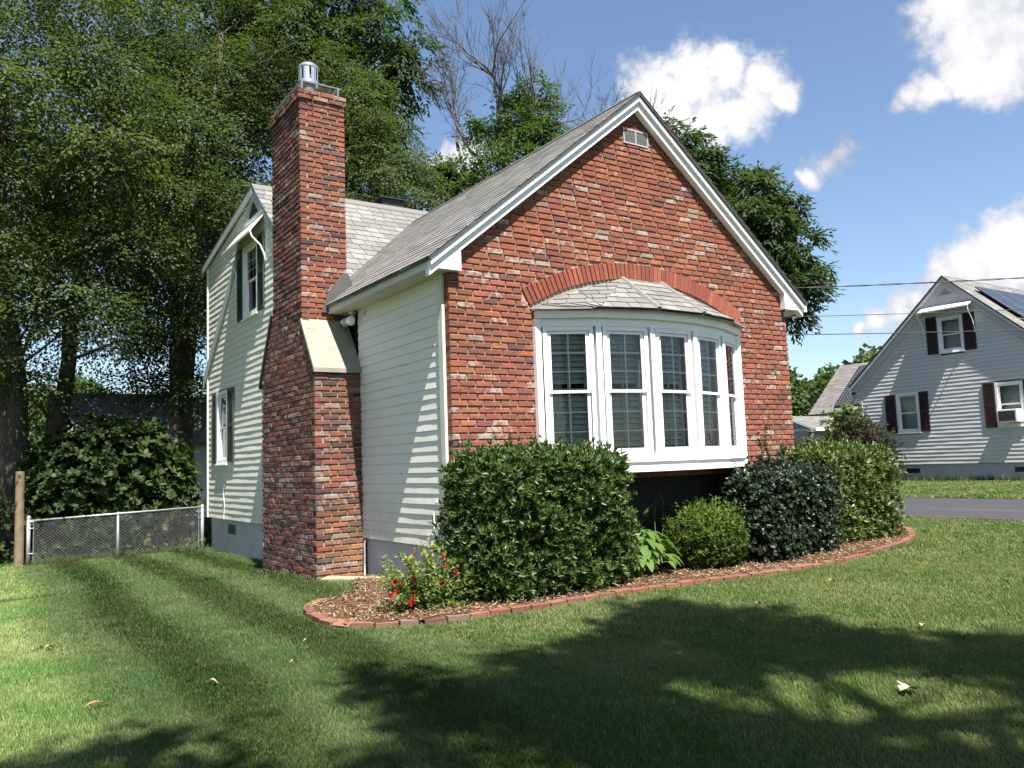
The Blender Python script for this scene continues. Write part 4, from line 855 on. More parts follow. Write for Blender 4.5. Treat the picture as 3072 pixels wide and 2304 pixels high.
def spray_leaves(C, R, ns, nl, ln, wd, rng, pal, Ls=.7, droop=-.25, up=.25, spread=.9, flat=.6, shell=(.5, 1.), hexa=False, lat=.8):
    """sprays of leaves round every clump centre; returns mesh arrays"""
    C = np.asarray(C, float); R = np.asarray(R, float); k = len(C); n = k*ns
    ci = np.repeat(np.arange(k), ns); d = rvec(n, rng); d[:, 2] = d[:, 2]*.85+up; d = unit(d)
    r = rng.uniform(*shell, (n, 1))**.7; base = C[ci]+d*R[ci]*r
    a = d*np.array([1, 1, .55])+rng.normal(scale=.35, size=(n, 3)); a[:, 2] += droop; a = unit(a)
    nn = np.array([0, 0, 1.])*flat+d*(1-flat)+rng.normal(scale=.18, size=(n, 3)); s = unit(np.cross(nn, a)); nn = np.cross(a, s)
    L_ = Ls*rng.uniform(.6, 1.25, (n, 1))
    t = np.tile(np.linspace(0, 1, nl), n)[:, None]; si = np.repeat(np.arange(n), nl); sgn = np.where(np.arange(n*nl) % 2 == 0, 1., -1.)[:, None]
    t = np.clip(t+rng.normal(scale=.05, size=t.shape), 0, 1.05)
    P = base[si]+a[si]*L_[si]*(t-.4)-nn[si]*(t**2)*L_[si]*.22+s[si]*sgn*L_[si]*.10*spread*(1-.5*t)
    A = a[si]*(.55+.5*t)+s[si]*sgn*lat*(1.1-.6*t)+rng.normal(scale=.2, size=P.shape); A[:, 2] -= .18
    Nn = nn[si]+rng.normal(scale=.24, size=P.shape)
    m = len(P); V, F, q = leaf_arrays(P, A, Nn, ln*rng.uniform(.65, 1.3, m), wd*rng.uniform(.7, 1.25, m), hexa=hexa)
    col = leaf_cols(m, pal, rng, group=ci[si]*3); return V, F, np.repeat(col, q, 0)
def clumps_in(ell, n, r0, r1, rng, shellbias=.55, mind=.55):
    out = []; tries = 0
    while len(out) < n and tries < n*60:
        tries += 1; c, R = ell[rng.integers(len(ell))] if isinstance(ell, list) else ell
        d = rvec(1, rng)[0]; p = np.array(c)+d*np.array(R)*rng.uniform(0, 1)**shellbias
        r = rng.uniform(r0, r1)
        if all(np.linalg.norm(p-q) > mind*(r+s) for q, s in out): out.append((p, r))
    return np.array([o[0] for o in out]), np.array([o[1] for o in out])
def limb(mb, p0, p1, r0, r1, rng, n=6, sag=.12, sides=6, col=(1, 1, 1)):
    p0, p1 = np.array(p0), np.array(p1); d = np.linalg.norm(p1-p0); m = (p0+p1)/2+np.array((rng.normal()*.1, rng.normal()*.1, sag))*d
    ts = np.linspace(0, 1, n); pts = [(1-t)**2*p0+2*t*(1-t)*m+t*t*p1+(rng.normal(size=3)*.015*d if 0 < t < 1 else 0) for t in ts]
    mb.tube(pts, [lerp(r0, r1, t) for t in ts], sides, col, cap=False); return pts
GL = [(.055, .085, .028), (.072, .102, .036), (.045, .068, .024), (.090, .115, .046), (.060, .08, .036)]
def tree(name, label, trunk, ell, nclump, cr, ns, nl, ln, wd, seed, pal=GL, group=None, limbs=.6, bark='bark', mesh_kw={}, cat='tree', clumps=None, trunk_cut=.35, mind=.55, flatr=.7, shellbias=.55, leafmat='leaf', twigs=0):
    rng = np.random.default_rng(seed)
    base = trunk[0][0]; t = thing(name, label, cat, base, group)
    C, r = clumps if clumps is not None else clumps_in(ell, nclump, cr[0], cr[1], rng, shellbias, mind)
    R = np.stack([r, r, r*flatr], 1)
    V, F, col = spray_leaves(C, R, ns, nl, ln, wd, rng, pal, **mesh_kw); arrmesh('crown', V, F, col, M[leafmat], t)
    mb = MB(); P = [np.array(p, float) for p, _ in trunk]; rr_ = [q for _, q in trunk]
    fine = [];  fr_ = []
    for i in range(len(P)-1):
        for k in range(4): u_ = k/4; fine.append(P[i]*(1-u_)+P[i+1]*u_+(rng.normal(size=3)*.03 if k else 0)); fr_.append(lerp(rr_[i], rr_[i+1], u_))
    fine.append(P[-1]); fr_.append(rr_[-1]); mb.tube(fine, fr_, 10)
    st = int(len(fine)*trunk_cut)
    for i in range(len(C)):
        if rng.random() > limbs: continue
        c = C[i]; cand = [j for j in range(st, len(fine)) if fine[j][2] < c[2]+.3] or [st]
        j = min(cand, key=lambda q: abs(fine[q][2]-(c[2]-.45*np.linalg.norm((c-fine[q])[:2])))); d = np.linalg.norm(c-fine[j]); r0 = min(fr_[j]*.6, .02+.014*d)
        pts = limb(mb, fine[j], c, r0, .012, rng, 6, .08, 5)
        for k in range(twigs): e = pts[-2]+rvec(1, rng)[0]*R[i]*1.1; limb(mb, pts[-3], e, .010, .003, rng, 4, .05, 4)
    mb.build('trunk', M[bark], t, smooth=True); return t
DG = [(.040, .070, .022), (.055, .085, .028), (.032, .058, .020), (.070, .100, .035)]
LG = [(.076, .108, .041), (.094, .126, .050), (.058, .086, .034), (.120, .146, .062), (.083, .110, .047)]
G0 = 'trees behind the house and fence'
tree('maple_tree', 'broad leafy tree on the far left with a thick dark leaning trunk', [((-3.2, 12.4, -.2), .34), ((-3.4, 12.3, 3.5), .27), ((-3.9, 12.2, 7), .20), ((-4.2, 12, 11), .10)], [((-5.4, 11.6, 8.2), (3.8, 3.0, 5.6)), ((-3.4, 10.6, 7.8), (3.0, 2.2, 4.8))], 56, (1.0, 1.75), 150, 12, .092, .05, 101, pal=LG, group=G0, twigs=4, mind=.66, flatr=.5, mesh_kw=dict(Ls=.85, droop=-.15, shell=(.7, 1.)))
tree('maple_tree', 'tall leafy tree left of the siding gable with a dark curving trunk', [((-2.55, 13.2, -.2), .22), ((-2.5, 13.1, 2.5), .18), ((-2.2, 12.7, 5.5), .14), ((-1.6, 12.2, 10), .07)], [((-1.9, 12.0, 8.6), (2.6, 2.0, 4.6)), ((-1.7, 12.4, 5.2), (1.5, 1.0, 1.8)), ((-2.7, 12.2, 4.0), (1.3, 1.0, 1.2)), ((.2, 12.9, 9.6), (1.8, 1.3, 3.2))], 46, (.85, 1.55), 140, 12, .092, .05, 102, pal=LG, group=G0, twigs=4, mind=.66, flatr=.5, mesh_kw=dict(Ls=.8, droop=-.15, shell=(.7, 1.)))
tree('maple_tree', 'dark leafy tree rising behind the rear corner of the brick house', [((.2, 13.4, -.2), .20), ((.25, 13.4, 3.5), .17), ((.6, 13.2, 8), .11), ((1.0, 13, 12.5), .06)], [((1.4, 13.2, 10.4), (3.0, 2.4, 4.6)), ((-.1, 12.9, 4.6), (1.3, 1.1, 2.0))], 44, (.8, 1.4), 120, 12, .092, .052, 103, pal=GL, group=G0, twigs=3, mind=.66, flatr=.5, mesh_kw=dict(shell=(.7, 1.)))
tree('fine_leaved_tree', 'light green fine leaved tree between chimney and bare branched tree', [((4.9, 12.1, -.1), .2), ((4.8, 12, 5), .14), ((4.7, 11.8, 10.5), .05)], [((4.3, 11.6, 7.6), (2.2, 1.5, 2.4)), ((3.9, 11.6, 9.6), (1.5, 1.2, 1.9)), ((5.6, 11.3, 7.0), (1.2, 1.0, 1.3))], 105, (.45, .85), 54, 12, .085, .042, 104, pal=LG, group=G0, mesh_kw=dict(droop=-.4))
tree('oak_tree', 'dark oak high above the chimney with drooping clustered leaves', [((4.0, 16.5, -.1), .4), ((4.0, 16.2, 8), .3), ((4.6, 15.6, 16), .1)], [((3.6, 15.2, 14.2), (3.6, 2.4, 3.4)), ((6.1, 14.2, 13.4), (1.5, 1.3, 1.5)), ((5.6, 14.6, 11.2), (1.3, 1.0, .9))], 90, (.5, .95), 34, 12, .17, .062, 105, pal=DG, group=G0, mesh_kw=dict(droop=-.55, Ls=.55, hexa=True))
tree('oak_tree', 'dark green oak right of the brick gable with an uneven open crown', [((17.0, 12.0, .2), .34), ((16.9, 11.9, 5), .26), ((16.6, 11.8, 11.5), .08)], [((15.8, 12.2, 9.7), (2.6, 2.2, 2.9)), ((17.8, 10.9, 8.6), (2.1, 2.0, 2.5)), ((18.9, 10.2, 7.2), (1.4, 1.3, 1.5)), ((17.2, 11.2, 5.9), (1.3, 1.3, 1.5)), ((16.5, 11.4, 4.6), (.9, .8, 1.0))], 120, (.5, .9), 52, 12, .18, .07, 106, pal=DG, group=G0, mesh_kw=dict(droop=-.35, Ls=.6, hexa=True), limbs=.85, mind=.62)
for i, (x, y, h, lab) in enumerate(((-8.5, 19, 11, 'tall tree standing farther back at the left edge of the trees'), (-3.4, 21, 13, 'tall tree in the second row behind the two dark left trunks'), (1.6, 21, 13, 'tall tree in the second row above the siding gable roof'))):
    tree('background_tree', lab, [((x, y, -.2), .3), ((x, y, h*.5), .22), ((x, y, h), .08)], [((x, y, h*.72), (3.6, 2.6, h*.30))], 50, (.8, 1.3), 44, 11, .16, .095, 200+i, pal=GL, group=G0, limbs=.3, mesh_kw=dict(Ls=1.0))
# tree with dead top: green lower crown, bare grey branches above
t = thing('dying_tree', 'tree with a bare dead top and green leaves on the lower crown', 'tree', (8.3, 11.3, -.1), G0); rng = np.random.default_rng(77)
C, r = clumps_in([((8.5, 11.0, 9.6), (1.5, 1.1, 1.3)), ((9.0, 10.8, 10.9), (.8, .7, .9)), ((7.4, 11.5, 9.0), (.9, .8, 1.1)), ((9.9, 10.4, 9.7), (.7, .7, .9)), ((10.6, 10.1, 9.3), (.7, .7, .4)), ((7.1, 11.8, 7.6), (.9, .7, 1.1)), ((8.7, 11.0, 8.0), (1.5, 1, 1.0)), ((6.7, 11.9, 9.3), (.4, .4, .5)), ((8.9, 11.0, 11.6), (.6, .5, .8)), ((9.5, 10.6, 11.2), (.5, .5, .8)), ((7.9, 11.4, 10.9), (.5, .5, .7))], 140, .20, .42, rng, .7, .6)
V, F, col = spray_leaves(C, np.stack([r, r, r*.8], 1), 24, 10, .14, .045, rng, [(.065, .115, .032), (.085, .14, .04), (.055, .095, .03), (.10, .15, .05)], Ls=.5, droop=-.1, hexa=True); arrmesh('crown', V, F, col, M['leaf'], t)
mb = MB(); mb.tube([(8.1, 11.3, -.2), (8.1, 11.3, 4), (8.2, 11.2, 8.6), (8.3, 11.1, 10.2)], [.28, .22, .14, .09], 10); mb.tube([(8.5, 11.5, -.2), (8.55, 11.4, 5), (8.9, 11.2, 9.6)], [.2, .16, .08], 10)
mb.tube([(7.0, 11.9, 4), (7.1, 11.8, 7.0), (7.35, 11.7, 9.0), (7.2, 11.8, 10.4)], [.09, .07, .05, .03], 8); mb.build('trunk', M['bark'], t, smooth=True)
mb = MB(); rd = np.random.default_rng(5)
def twig(p, d, ln, r, lev):
    n = 5; pts = [np.array(p, float)]; d = unit(np.array(d, float)); ds = [d]
    for i in range(n): d = unit(d+rd.normal(scale=.13, size=3)+np.array((0, 0, .05))); pts.append(pts[-1]+d*ln/n); ds.append(d)
    mb.tube(pts, [lerp(r, r*.45, i/n) for i in range(n+1)], 6 if lev < 2 else 4 if lev < 3 else 3, cap=False)
    if lev >= 4: return
    nb_ = 4 if lev < 3 else 3
    for q in range(nb_):
        i = n if q == 0 else rd.integers(1, n+1); a = unit(np.cross(ds[i], rvec(1, rd)[0])); e = unit(ds[i]+a*rd.uniform(.35, .8)*(.4 if q == 0 else 1)); twig(pts[i], e, ln*rd.uniform(.55, .8), max(r*.45*rd.uniform(.75, 1.1), .007), lev+1)
for p, d, ln, r in (((8.3, 11.1, 10.0), (-.12, .05, 1), 1.9, .085), ((8.9, 11.2, 9.6), (.25, -.15, 1), 1.8, .075), ((8.4, 11.1, 10.2), (.1, 0, 1), 2.2, .07), ((9.0, 11.1, 10.2), (.9, -.5, .75), 1.5, .055), ((7.2, 11.8, 10.2), (-.3, .2, 1), 1.3, .05), ((7.6, 11.5, 10.0), (-.6, .3, .55), 1.3, .05), ((7.3, 11.8, 8.4), (-.5, .3, .35), 1.2, .05), ((10.2, 10.3, 9.2), (.5, -.3, .9), 1.2, .045), ((11.0, 9.9, 9.4), (.35, -.25, .9), 1.25, .045), ((10.9, 9.9, 9.1), (.9, -.5, .6), 1.2, .04)): twig(p, d, ln, r, 0)
limb(mb, (8.9, 11.2, 8.0), (11.0, 9.9, 9.3), .07, .04, rd); mb.build('bare_branches', M['deadwood'], t, smooth=True)
# the tree behind the photographer: never in the frame, its crown throws the shade on the near lawn
SHP = [(-4.02,-2.58),(-3.82,-2.35),(-3.42,-2.58),(-3.17,-2.56),(-2.83,-2.61),(-2.79,-2.94),(-2.57,-2.78),(-2.32,-2.25),(-2.11,-2.27),(-1.86,-2.24),(-1.9,-2.8),(-1.63,-2.78),(-1.28,-2.64),(-.98,-2.45),(-.57,-2.06),(-.5,-2.54),(-.04,-2.14),(.35,-1.79),(1.13,-1.63),(1.2,-1.98),(1.6,-2.48),(1.24,-3.04),(1.88,-3.2),(1.87,-3.63),(1.59,-3.92),(2.07,-4.12),(2.38,-4.32),(3.2,-4.9),(2.4,-8.5),(-6.5,-7.5),(-5.6,-3.6)]
HO = [(.17,-4.72,.45,.35),(-.56,-3.49,.14,.22),(-.52,-3.83,.2,.25),(-2.32,-2.84,.14,.2),(-3.03,-2.92,.16,.14),(.05,-4.32,.16,.2),(.27,-3.66,.16,.16),(-1.98,-3.84,.2,.14),(.64,-4.15,.22,.16),(.31,-5.04,.12,.25),(-.78,-4.86,.14,.12),(-2.82,-3.32,.18,.12)]
rng = np.random.default_rng(55); cl_ = []
while len(cl_) < 600:
    x, y = rng.uniform(-6.5, 3.2), rng.uniform(-8.5, -1.6)
    if not in_poly(np.array([x]), np.array([y]), SHP)[0] or any(((x-a)/(c*1.25+.22))**2+((y-b)/(d*1.25+.22))**2 < 1 for a, b, c, d in HO): continue
    h = rng.uniform(9.5, 14.5); cl_.append(((x+TO_SUN.x/TO_SUN.z*h, y-.2+TO_SUN.y/TO_SUN.z*h, h), rng.uniform(.18, .36)))
tree('shade_tree', 'tall leafy tree behind the viewer shading the near lawn', [((-1.6, -13.6, -.3), .4), ((-1.6, -13.0, 5), .32), ((-1.8, -11.2, 12), .12)], None, 0, None, 12, 8, .16, .10, 56, pal=GL, clumps=(np.array([c[0] for c in cl_]), np.array([c[1] for c in cl_])), limbs=.1, mesh_kw=dict(Ls=.4))
# far woods closing the horizon
rng = np.random.default_rng(9); n = 100000; ang = rng.uniform(-6, 76, n); d = rng.uniform(60, 82, n); x = CP.x+d*np.sin(np.radians(ang)); y = CP.y+d*np.cos(np.radians(ang))
top = 7.0+.7*np.sin(ang*.35)+.5*np.sin(ang*1.1+1)+.35*np.sin(ang*2.3)+(d-60)*.05; z = top*rng.uniform(.0, 1, n)**.5+rng.normal(scale=.12, size=n)
V, F, q = leaf_arrays(np.stack([x, y, z], 1), rvec(n, rng), rvec(n, rng)+np.array((0, -.5, .6)), rng.uniform(.25, .6, n), rng.uniform(.2, .45, n))
tag(arrmesh('far_woods', V, F, np.repeat(leaf_cols(n, [(.06, .10, .03), (.08, .125, .04), (.05, .085, .03), (.10, .13, .05)], rng), q, 0), M['leaf']), 'distant band of green woods on the horizon', 'woods', kind='stuff')

def boxish(n, rng, c, R, p=3.0, top_only=False):
    """points and normals on a rounded box (superellipsoid) surface"""
    d = rvec(n, rng)
    if p > 2.8: d = rng.uniform(-1, 1, (n, 3)); w_ = np.array((R[1]*R[2], R[0]*R[2], R[0]*R[1])); ax_ = rng.choice(3, n, p=w_/w_.sum()); d[np.arange(n), ax_] = np.where(rng.random(n) < .5, -1., 1.)
    s = (np.abs(d)**p).sum(1)**(-1/p); q = d*s[:, None]; nn = unit(np.sign(d)*np.abs(q)**(p-1)); return np.array(c)+q*np.array(R), unit(nn/np.array(R))
def whorl_shrub(name, label, c, R, nw, nl, ln, wd, seed, pal, p=3., mat='glossy_leaf', layers=((1., 1.), (.88, .5)), wob=.07, opening=.75, cat='shrub', stems=14, group=None, nozero=.06):
    rng = np.random.default_rng(seed); c = np.array(c, float); R = np.array(R, float); t = thing(name, label, cat, (c[0], c[1], float(g_(c[0], c[1]))), group)
    VV, FF, CC, off = [], [], [], 0; tops = []
    for f, frac in layers:
        m = int(nw*frac); P, Nn = boxish(m, rng, c, R*f, p); P = P+Nn*(rng.normal(scale=wob, size=(m, 1))+.05*np.sin(P[:, :1]*7+seed)*np.cos(P[:, 2:]*6)); keep = P[:, 2] > float(g_(c[0], c[1]))+nozero; P, Nn = P[keep], Nn[keep]; m = len(P)
        ax = unit(Nn*.8+np.array((0, 0, .55))+rng.normal(scale=.3, size=(m, 3))); tops.append(P)
        x = unit(np.cross(ax, rvec(m, rng))); y = np.cross(ax, x); si = np.repeat(np.arange(m), nl); th = np.tile(np.arange(nl)*2*np.pi/nl, m)+np.repeat(rng.uniform(0, 6.3, m), nl)+rng.normal(scale=.25, size=m*nl)
        op = np.clip(rng.normal(opening, .28, m*nl), .1, 1.45)[:, None]; rad = x[si]*np.cos(th)[:, None]+y[si]*np.sin(th)[:, None]; A = ax[si]*np.cos(op)+rad*np.sin(op); Nl = ax[si]*np.sin(op)-rad*np.cos(op)+rng.normal(scale=.15, size=A.shape)
        sc = rng.uniform(.7, 1.2, m)[si]*rng.uniform(.8, 1.15, m*nl)
        V, F, q = leaf_arrays(P[si]+ax[si]*.012*rng.uniform(-1, 1, (m*nl, 1)), A, Nl, ln*sc, wd*sc, fold=-.15, droop=.12, hexa=True)
        dark = np.where(f < 1, .8, 1.); VV.append(V); FF.append(F+off); off += len(V); CC.append(np.repeat(leaf_cols(m*nl, pal, rng, .2, group=si), q, 0)*dark)  # inner leaf layers get darker colour, painted shade inside the shrub
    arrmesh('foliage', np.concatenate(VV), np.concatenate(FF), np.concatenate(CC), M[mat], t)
    mb = MB(); g0 = float(g_(c[0], c[1])); P = np.concatenate(tops)
    for i in range(stems):
        b = c+np.array((rng.uniform(-.5, .5)*R[0], rng.uniform(-.4, .4)*R[1], 0)); b[2] = g0-.05; e = P[rng.integers(len(P))]; limb(mb, b, c+(e-c)*.9, .018, .005, rng, 6, .1, 5)
    mb.build('stems', M['bark'], t, smooth=True); return t
RH_P = [(.048, .094, .017), (.066, .118, .023), (.036, .074, .014), (.10, .155, .034), (.055, .10, .020)]
whorl_shrub('rhododendron', 'large dark green rhododendron clipped square left of the bow window', (.77, -.42, .74), (.94, .43, .69), 4700, 8, .068, .0165, 31, RH_P, p=7., layers=((1., 1.), (.93, .6), (.82, .45), (.7, .3)), opening=.62)
whorl_shrub('clipped_hedge', 'yellow-green clipped hedge at the right front corner of the brick house', (6.26, .06, .69), (1.10, .52, .69), 3300, 8, .070, .020, 32, [(.090, .130, .022), (.11, .155, .028), (.065, .105, .018), (.13, .16, .042)], p=7., layers=((1., 1.), (.9, .7), (.78, .4)), opening=.6)
whorl_shrub('holly_shrub', 'dark small leaved shrub against the yellow-green hedge', (4.58, -.42, .57), (.80, .38, .62), 3400, 8, .042, .022, 33, [(.022, .042, .018), (.03, .055, .022), (.018, .034, .016), (.045, .06, .035)], p=5., layers=((1., 1.), (.88, .8), (.75, .5)), opening=.9)
# holly shoots in front of the bow window
rng = np.random.default_rng(34); ht = thing('tall_shoots', 'tall thin leafy shoots growing up before the right end of the bow window', 'shrub', (4.35, -.45, .05)); mb = MB(); PP, AA, NN = [], [], []
for x, y, h, lx in ((4.30, -.45, 1.55, .05), (4.42, -.42, 1.92, .08), (4.50, -.5, 1.45, .12), (4.22, -.5, 1.35, -.08), (4.12, -.55, 1.62, -.05), (4.6, -.4, 1.4, .1)):
    pts = limb(mb, (x, y, .1), (x+lx, y-.03, h), .009, .003, rng, 8, .02, 5)
    for i in range(120): t_ = rng.uniform(.45, 1); k = t_*(len(pts)-1); j = int(min(k, len(pts)-2)); PP.append(pts[j]*(1-(k-j))+pts[j+1]*(k-j)); a = rvec(1, rng)[0]; a[2] = abs(a[2])*.6+.1; AA.append(a); NN.append((0, 0, 1.)+rvec(1, rng)[0]*.6)
mb.build('stems', M['bark'], ht, smooth=True); V, F, q = leaf_arrays(np.array(PP), np.array(AA), np.array(NN), rng.uniform(.035, .06, len(PP)), rng.uniform(.016, .026, len(PP)), hexa=True); arrmesh('foliage', V, F, np.repeat(leaf_cols(len(PP), [(.035, .06, .022), (.05, .08, .03), (.03, .05, .02)], rng), q, 0), M['glossy_leaf'], ht)
# boxwood with spiky fresh shoots
bt = thing('boxwood', 'small bright green boxwood with spiky shoots on the mulch', 'shrub', (3.24, -.42, .03)); rng = np.random.default_rng(35); mb = MB(); PP, AA, NN = [], [], []
P, Nn = boxish(950, rng, (3.20, -.42, .34), (.48, .36, .31), 2.4); P2, N2 = boxish(700, rng, (3.20, -.42, .33), (.38, .28, .25), 2.4); P = np.concatenate([P, P2]); Nn = np.concatenate([Nn, N2]); k = P[:, 2] > .06; P, Nn = P[k], Nn[k]
for p, nn in zip(P, Nn):
    a = unit(nn*.6+np.array((0, 0, .8))+rng.normal(scale=.35, size=3)); l = rng.uniform(.05, .15)*(1.7 if p[2] > .45 else 1)
    if rng.random() < .35: mb.tube([p-a*.04, p+a*l], .0016, 3, cap=False)
    for i in range(9): t_ = rng.uniform(-.3, 1); PP.append(p+a*l*t_); s_ = rvec(1, rng)[0]; AA.append(a*.7+s_*.8); NN.append(a+s_*-.3+rng.normal(scale=.3, size=3))
for i in range(18): e = P[rng.integers(len(P))]; limb(mb, (3.24+rng.normal()*.12, -.4+rng.normal()*.08, .02), e, .008, .003, rng, 5, .1, 4)
mb.build('stems', M['bark'], bt); PP = np.array(PP); V, F, q = leaf_arrays(PP, np.array(AA), np.array(NN), rng.uniform(.032, .056, len(PP)), rng.uniform(.014, .023, len(PP)), hexa=True)
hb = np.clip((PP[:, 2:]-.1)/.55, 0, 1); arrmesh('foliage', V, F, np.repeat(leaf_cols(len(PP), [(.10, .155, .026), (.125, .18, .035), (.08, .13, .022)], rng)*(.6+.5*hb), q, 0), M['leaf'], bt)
# hosta
hs = thing('hosta', 'bright green hosta with broad arching leaves between rhododendron and boxwood', 'plant', (2.17, -.32, .03)); rng = np.random.default_rng(36); VV, FF, off = [], [], 0; mb = MB(); CC = []
for i in range(150):
    az = rng.uniform(0, 2*np.pi); el = rng.uniform(.15, 1.25); l = rng.uniform(.13, .23); h = np.array((math.cos(az), math.sin(az), 0)); b = np.array((2.20, -.34, .05))+h*rng.uniform(0, .10); reach = rng.uniform(.08, .34)
    st = b+h*reach*math.cos(el)+np.array((0, 0, .12+.42*math.sin(el)*rng.uniform(.6, 1))); mb.tube([b, (b+st)/2+np.array((0, 0, .05)), st], .004, 4, (.16, .24, .07))
    w = l*rng.uniform(.42, .55); sd = np.cross(h, (0, 0, 1.)); seg = 6; V = []
    for q in range(seg+1):
        t_ = q/seg; ww = w*.5*math.sin(math.pi*min(1, t_*.9+.08))**.8*(1 if q < seg else .05); c = st+h*l*(t_*.85)+np.array((0, 0, l*(.22*t_-.75*t_*t_)))
        V += [c+sd*ww+np.array((0, 0, .22*ww)), c, c-sd*ww+np.array((0, 0, .22*ww))]
    b0 = off; F = [(b0+q*3+k, b0+q*3+k+1, b0+q*3+k+4, b0+q*3+k+3) for q in range(seg) for k in (0, 1)]; VV += V; FF += F; off += len(V)
    g = rng.uniform(.8, 1.25); CC += [(.085*g, .15*g, .028*g)]*len(V)
arrmesh('leaves', np.array(VV), np.array(FF), np.array(CC), M['leaf'], hs, smooth=True)
for x in (2.45, 2.55, 2.62, 2.70, 2.78): pts = limb(mb, (x-.05, -.12, .1), (x+.10, -.1, rng.uniform(.72, 1.02)), .004, .002, rng, 7, .06, 4, (.2, .22, .12))
mb.build('stalks', M['chip'], hs)
# rose bush with red blooms
rt = thing('rose_bush', 'small airy rose bush with red blooms by the foundation', 'rose bush', (-.62, -.55, .03)); rng = np.random.default_rng(37); mb = MB(); PP, AA, NN, CO = [], [], [], []
ends = []
for i in range(84):
    az = rng.uniform(0, 6.28); rr_ = rng.uniform(.1, .52); e = np.array((-.62+math.cos(az)*rr_*1.0, -.55+math.sin(az)*rr_*.7, rng.uniform(.16, .66)-.25*rr_)); pts = limb(mb, (-.62+rng.normal()*.05, -.55+rng.normal()*.05, .02), e, .005, .002, rng, 7, .18, 4, (.10, .14, .05)); ends.append(e)
    for k in range(44):
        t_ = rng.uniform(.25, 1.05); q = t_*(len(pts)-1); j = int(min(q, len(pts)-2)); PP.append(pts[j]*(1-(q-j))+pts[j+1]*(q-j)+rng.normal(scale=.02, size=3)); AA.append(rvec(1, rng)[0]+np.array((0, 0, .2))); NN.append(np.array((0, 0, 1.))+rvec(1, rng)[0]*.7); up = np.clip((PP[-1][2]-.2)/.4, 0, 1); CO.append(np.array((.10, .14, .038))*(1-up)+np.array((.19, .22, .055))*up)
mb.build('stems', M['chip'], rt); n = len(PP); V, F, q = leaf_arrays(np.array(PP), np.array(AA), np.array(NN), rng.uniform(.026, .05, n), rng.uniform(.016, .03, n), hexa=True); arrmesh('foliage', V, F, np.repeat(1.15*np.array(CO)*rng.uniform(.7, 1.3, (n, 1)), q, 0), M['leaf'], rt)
for (x, y, z) in [(-1.02,-.6,.23),(-.97,-.62,.25),(-.82,-.66,.23),(-.85,-.68,.18),(-.88,-.68,.14),(-.88,-.6,.28),(-.48,-.6,.51),(-.45,-.6,.42),(-.47,-.57,.43),(-.29,-.6,.25),(-.12,-.6,.24),(-.76,-.58,.58),(-.71,-.6,.47),(-.65,-.62,.32),(-.93,-.66,.33),(-.80,-.64,.36),(-.55,-.68,.30),(-.36,-.62,.36),(-.24,-.62,.20),(-.98,-.6,.34)]:
    small = (x, z) in ((-.76, .58), (-.71, .47), (-.65, .32), (-.88, .28)); n = 18; s_ = .55 if small else 1.
    P = np.tile((x, y, z), (n, 1)).astype(float); A = rvec(n, rng)*.9+np.array((-.1, -.35, .5)); V, F, q = leaf_arrays(P, A, rvec(n, rng), np.full(n, .028*s_), np.full(n, .026*s_), hexa=True)
    base = np.array((.55, .10, .03) if small else (.62, .015, .03)); arrmesh('bloom', V, F, np.repeat(base*rng.uniform(.7, 1.25, (n, 1)), q, 0), M['petal'], rt)
# blue-grey sprig plant and dark twigs next to the rose
sg_ = thing('lavender', 'wispy blue-grey plant between the rose bush and the rhododendron', 'plant', (-.18, -.50, .03)); rng = np.random.default_rng(38); mb = MB(); PP, AA = [], []
for i in range(60):
    e = np.array((-.24+rng.normal()*.15, -.5+rng.normal()*.08, rng.uniform(.22, .52))); pts = limb(mb, (-.2+rng.normal()*.04, -.48, .02), e, .0025, .001, rng, 6, .05, 3, (.20, .22, .2))
    for k in range(22): t_ = rng.uniform(.3, 1); PP.append(pts[int(t_*5)]+rng.normal(scale=.012, size=3)); AA.append(rvec(1, rng)[0]+np.array((0, 0, .6)))
mb.build('stems', M['chip'], sg_); n = len(PP); V, F, q = leaf_arrays(np.array(PP), np.array(AA), rvec(n, rng), rng.uniform(.015, .03, n), rng.uniform(.004, .008, n)); arrmesh('foliage', V, F, np.repeat(leaf_cols(n, [(.22, .25, .26), (.15, .19, .17), (.2, .21, .28)], rng), q, 0), M['leaf'], sg_)
whorl_shrub('leafy_bush', 'rounded big leaved bush behind the chain link fence', (-1.62, 11.5, 1.02), (1.5, 1.0, 1.42), 1700, 6, .15, .085, 39, [(.05, .085, .025), (.065, .105, .032), (.04, .07, .02), (.08, .12, .04)], p=2.3, mat='leaf', layers=((1., 1.), (.85, .7)), wob=.14, opening=1.05)
whorl_shrub('leafy_bush', 'low leafy bush left of the bare wooden post', (-4.5, 10.6, .6), (.95, .8, .95), 700, 6, .11, .06, 40, GL, p=2.2, mat='leaf', layers=((1., 1.), (.8, .6)), wob=.14, opening=1.0)
whorl_shrub('yew_bush', 'loose dark reddish bush at the corner of the grey house', (20.7, 8.9, 1.35), (.85, 1.05, 1.0), 1300, 7, .10, .03, 41, [(.045, .05, .025), (.06, .05, .03), (.05, .075, .03), (.07, .04, .035)], p=2.1, mat='leaf', layers=((1., 1.), (.85, .7)), wob=.17, opening=.8)
whorl_shrub('leafy_shrub', 'bright green leafy shrub rising behind the dark reddish bush', (21.1, 9.6, 1.7), (.55, .7, 1.15), 480, 7, .13, .06, 42, [(.08, .14, .03), (.10, .17, .04)], p=2.1, mat='leaf', wob=.2, opening=.9)
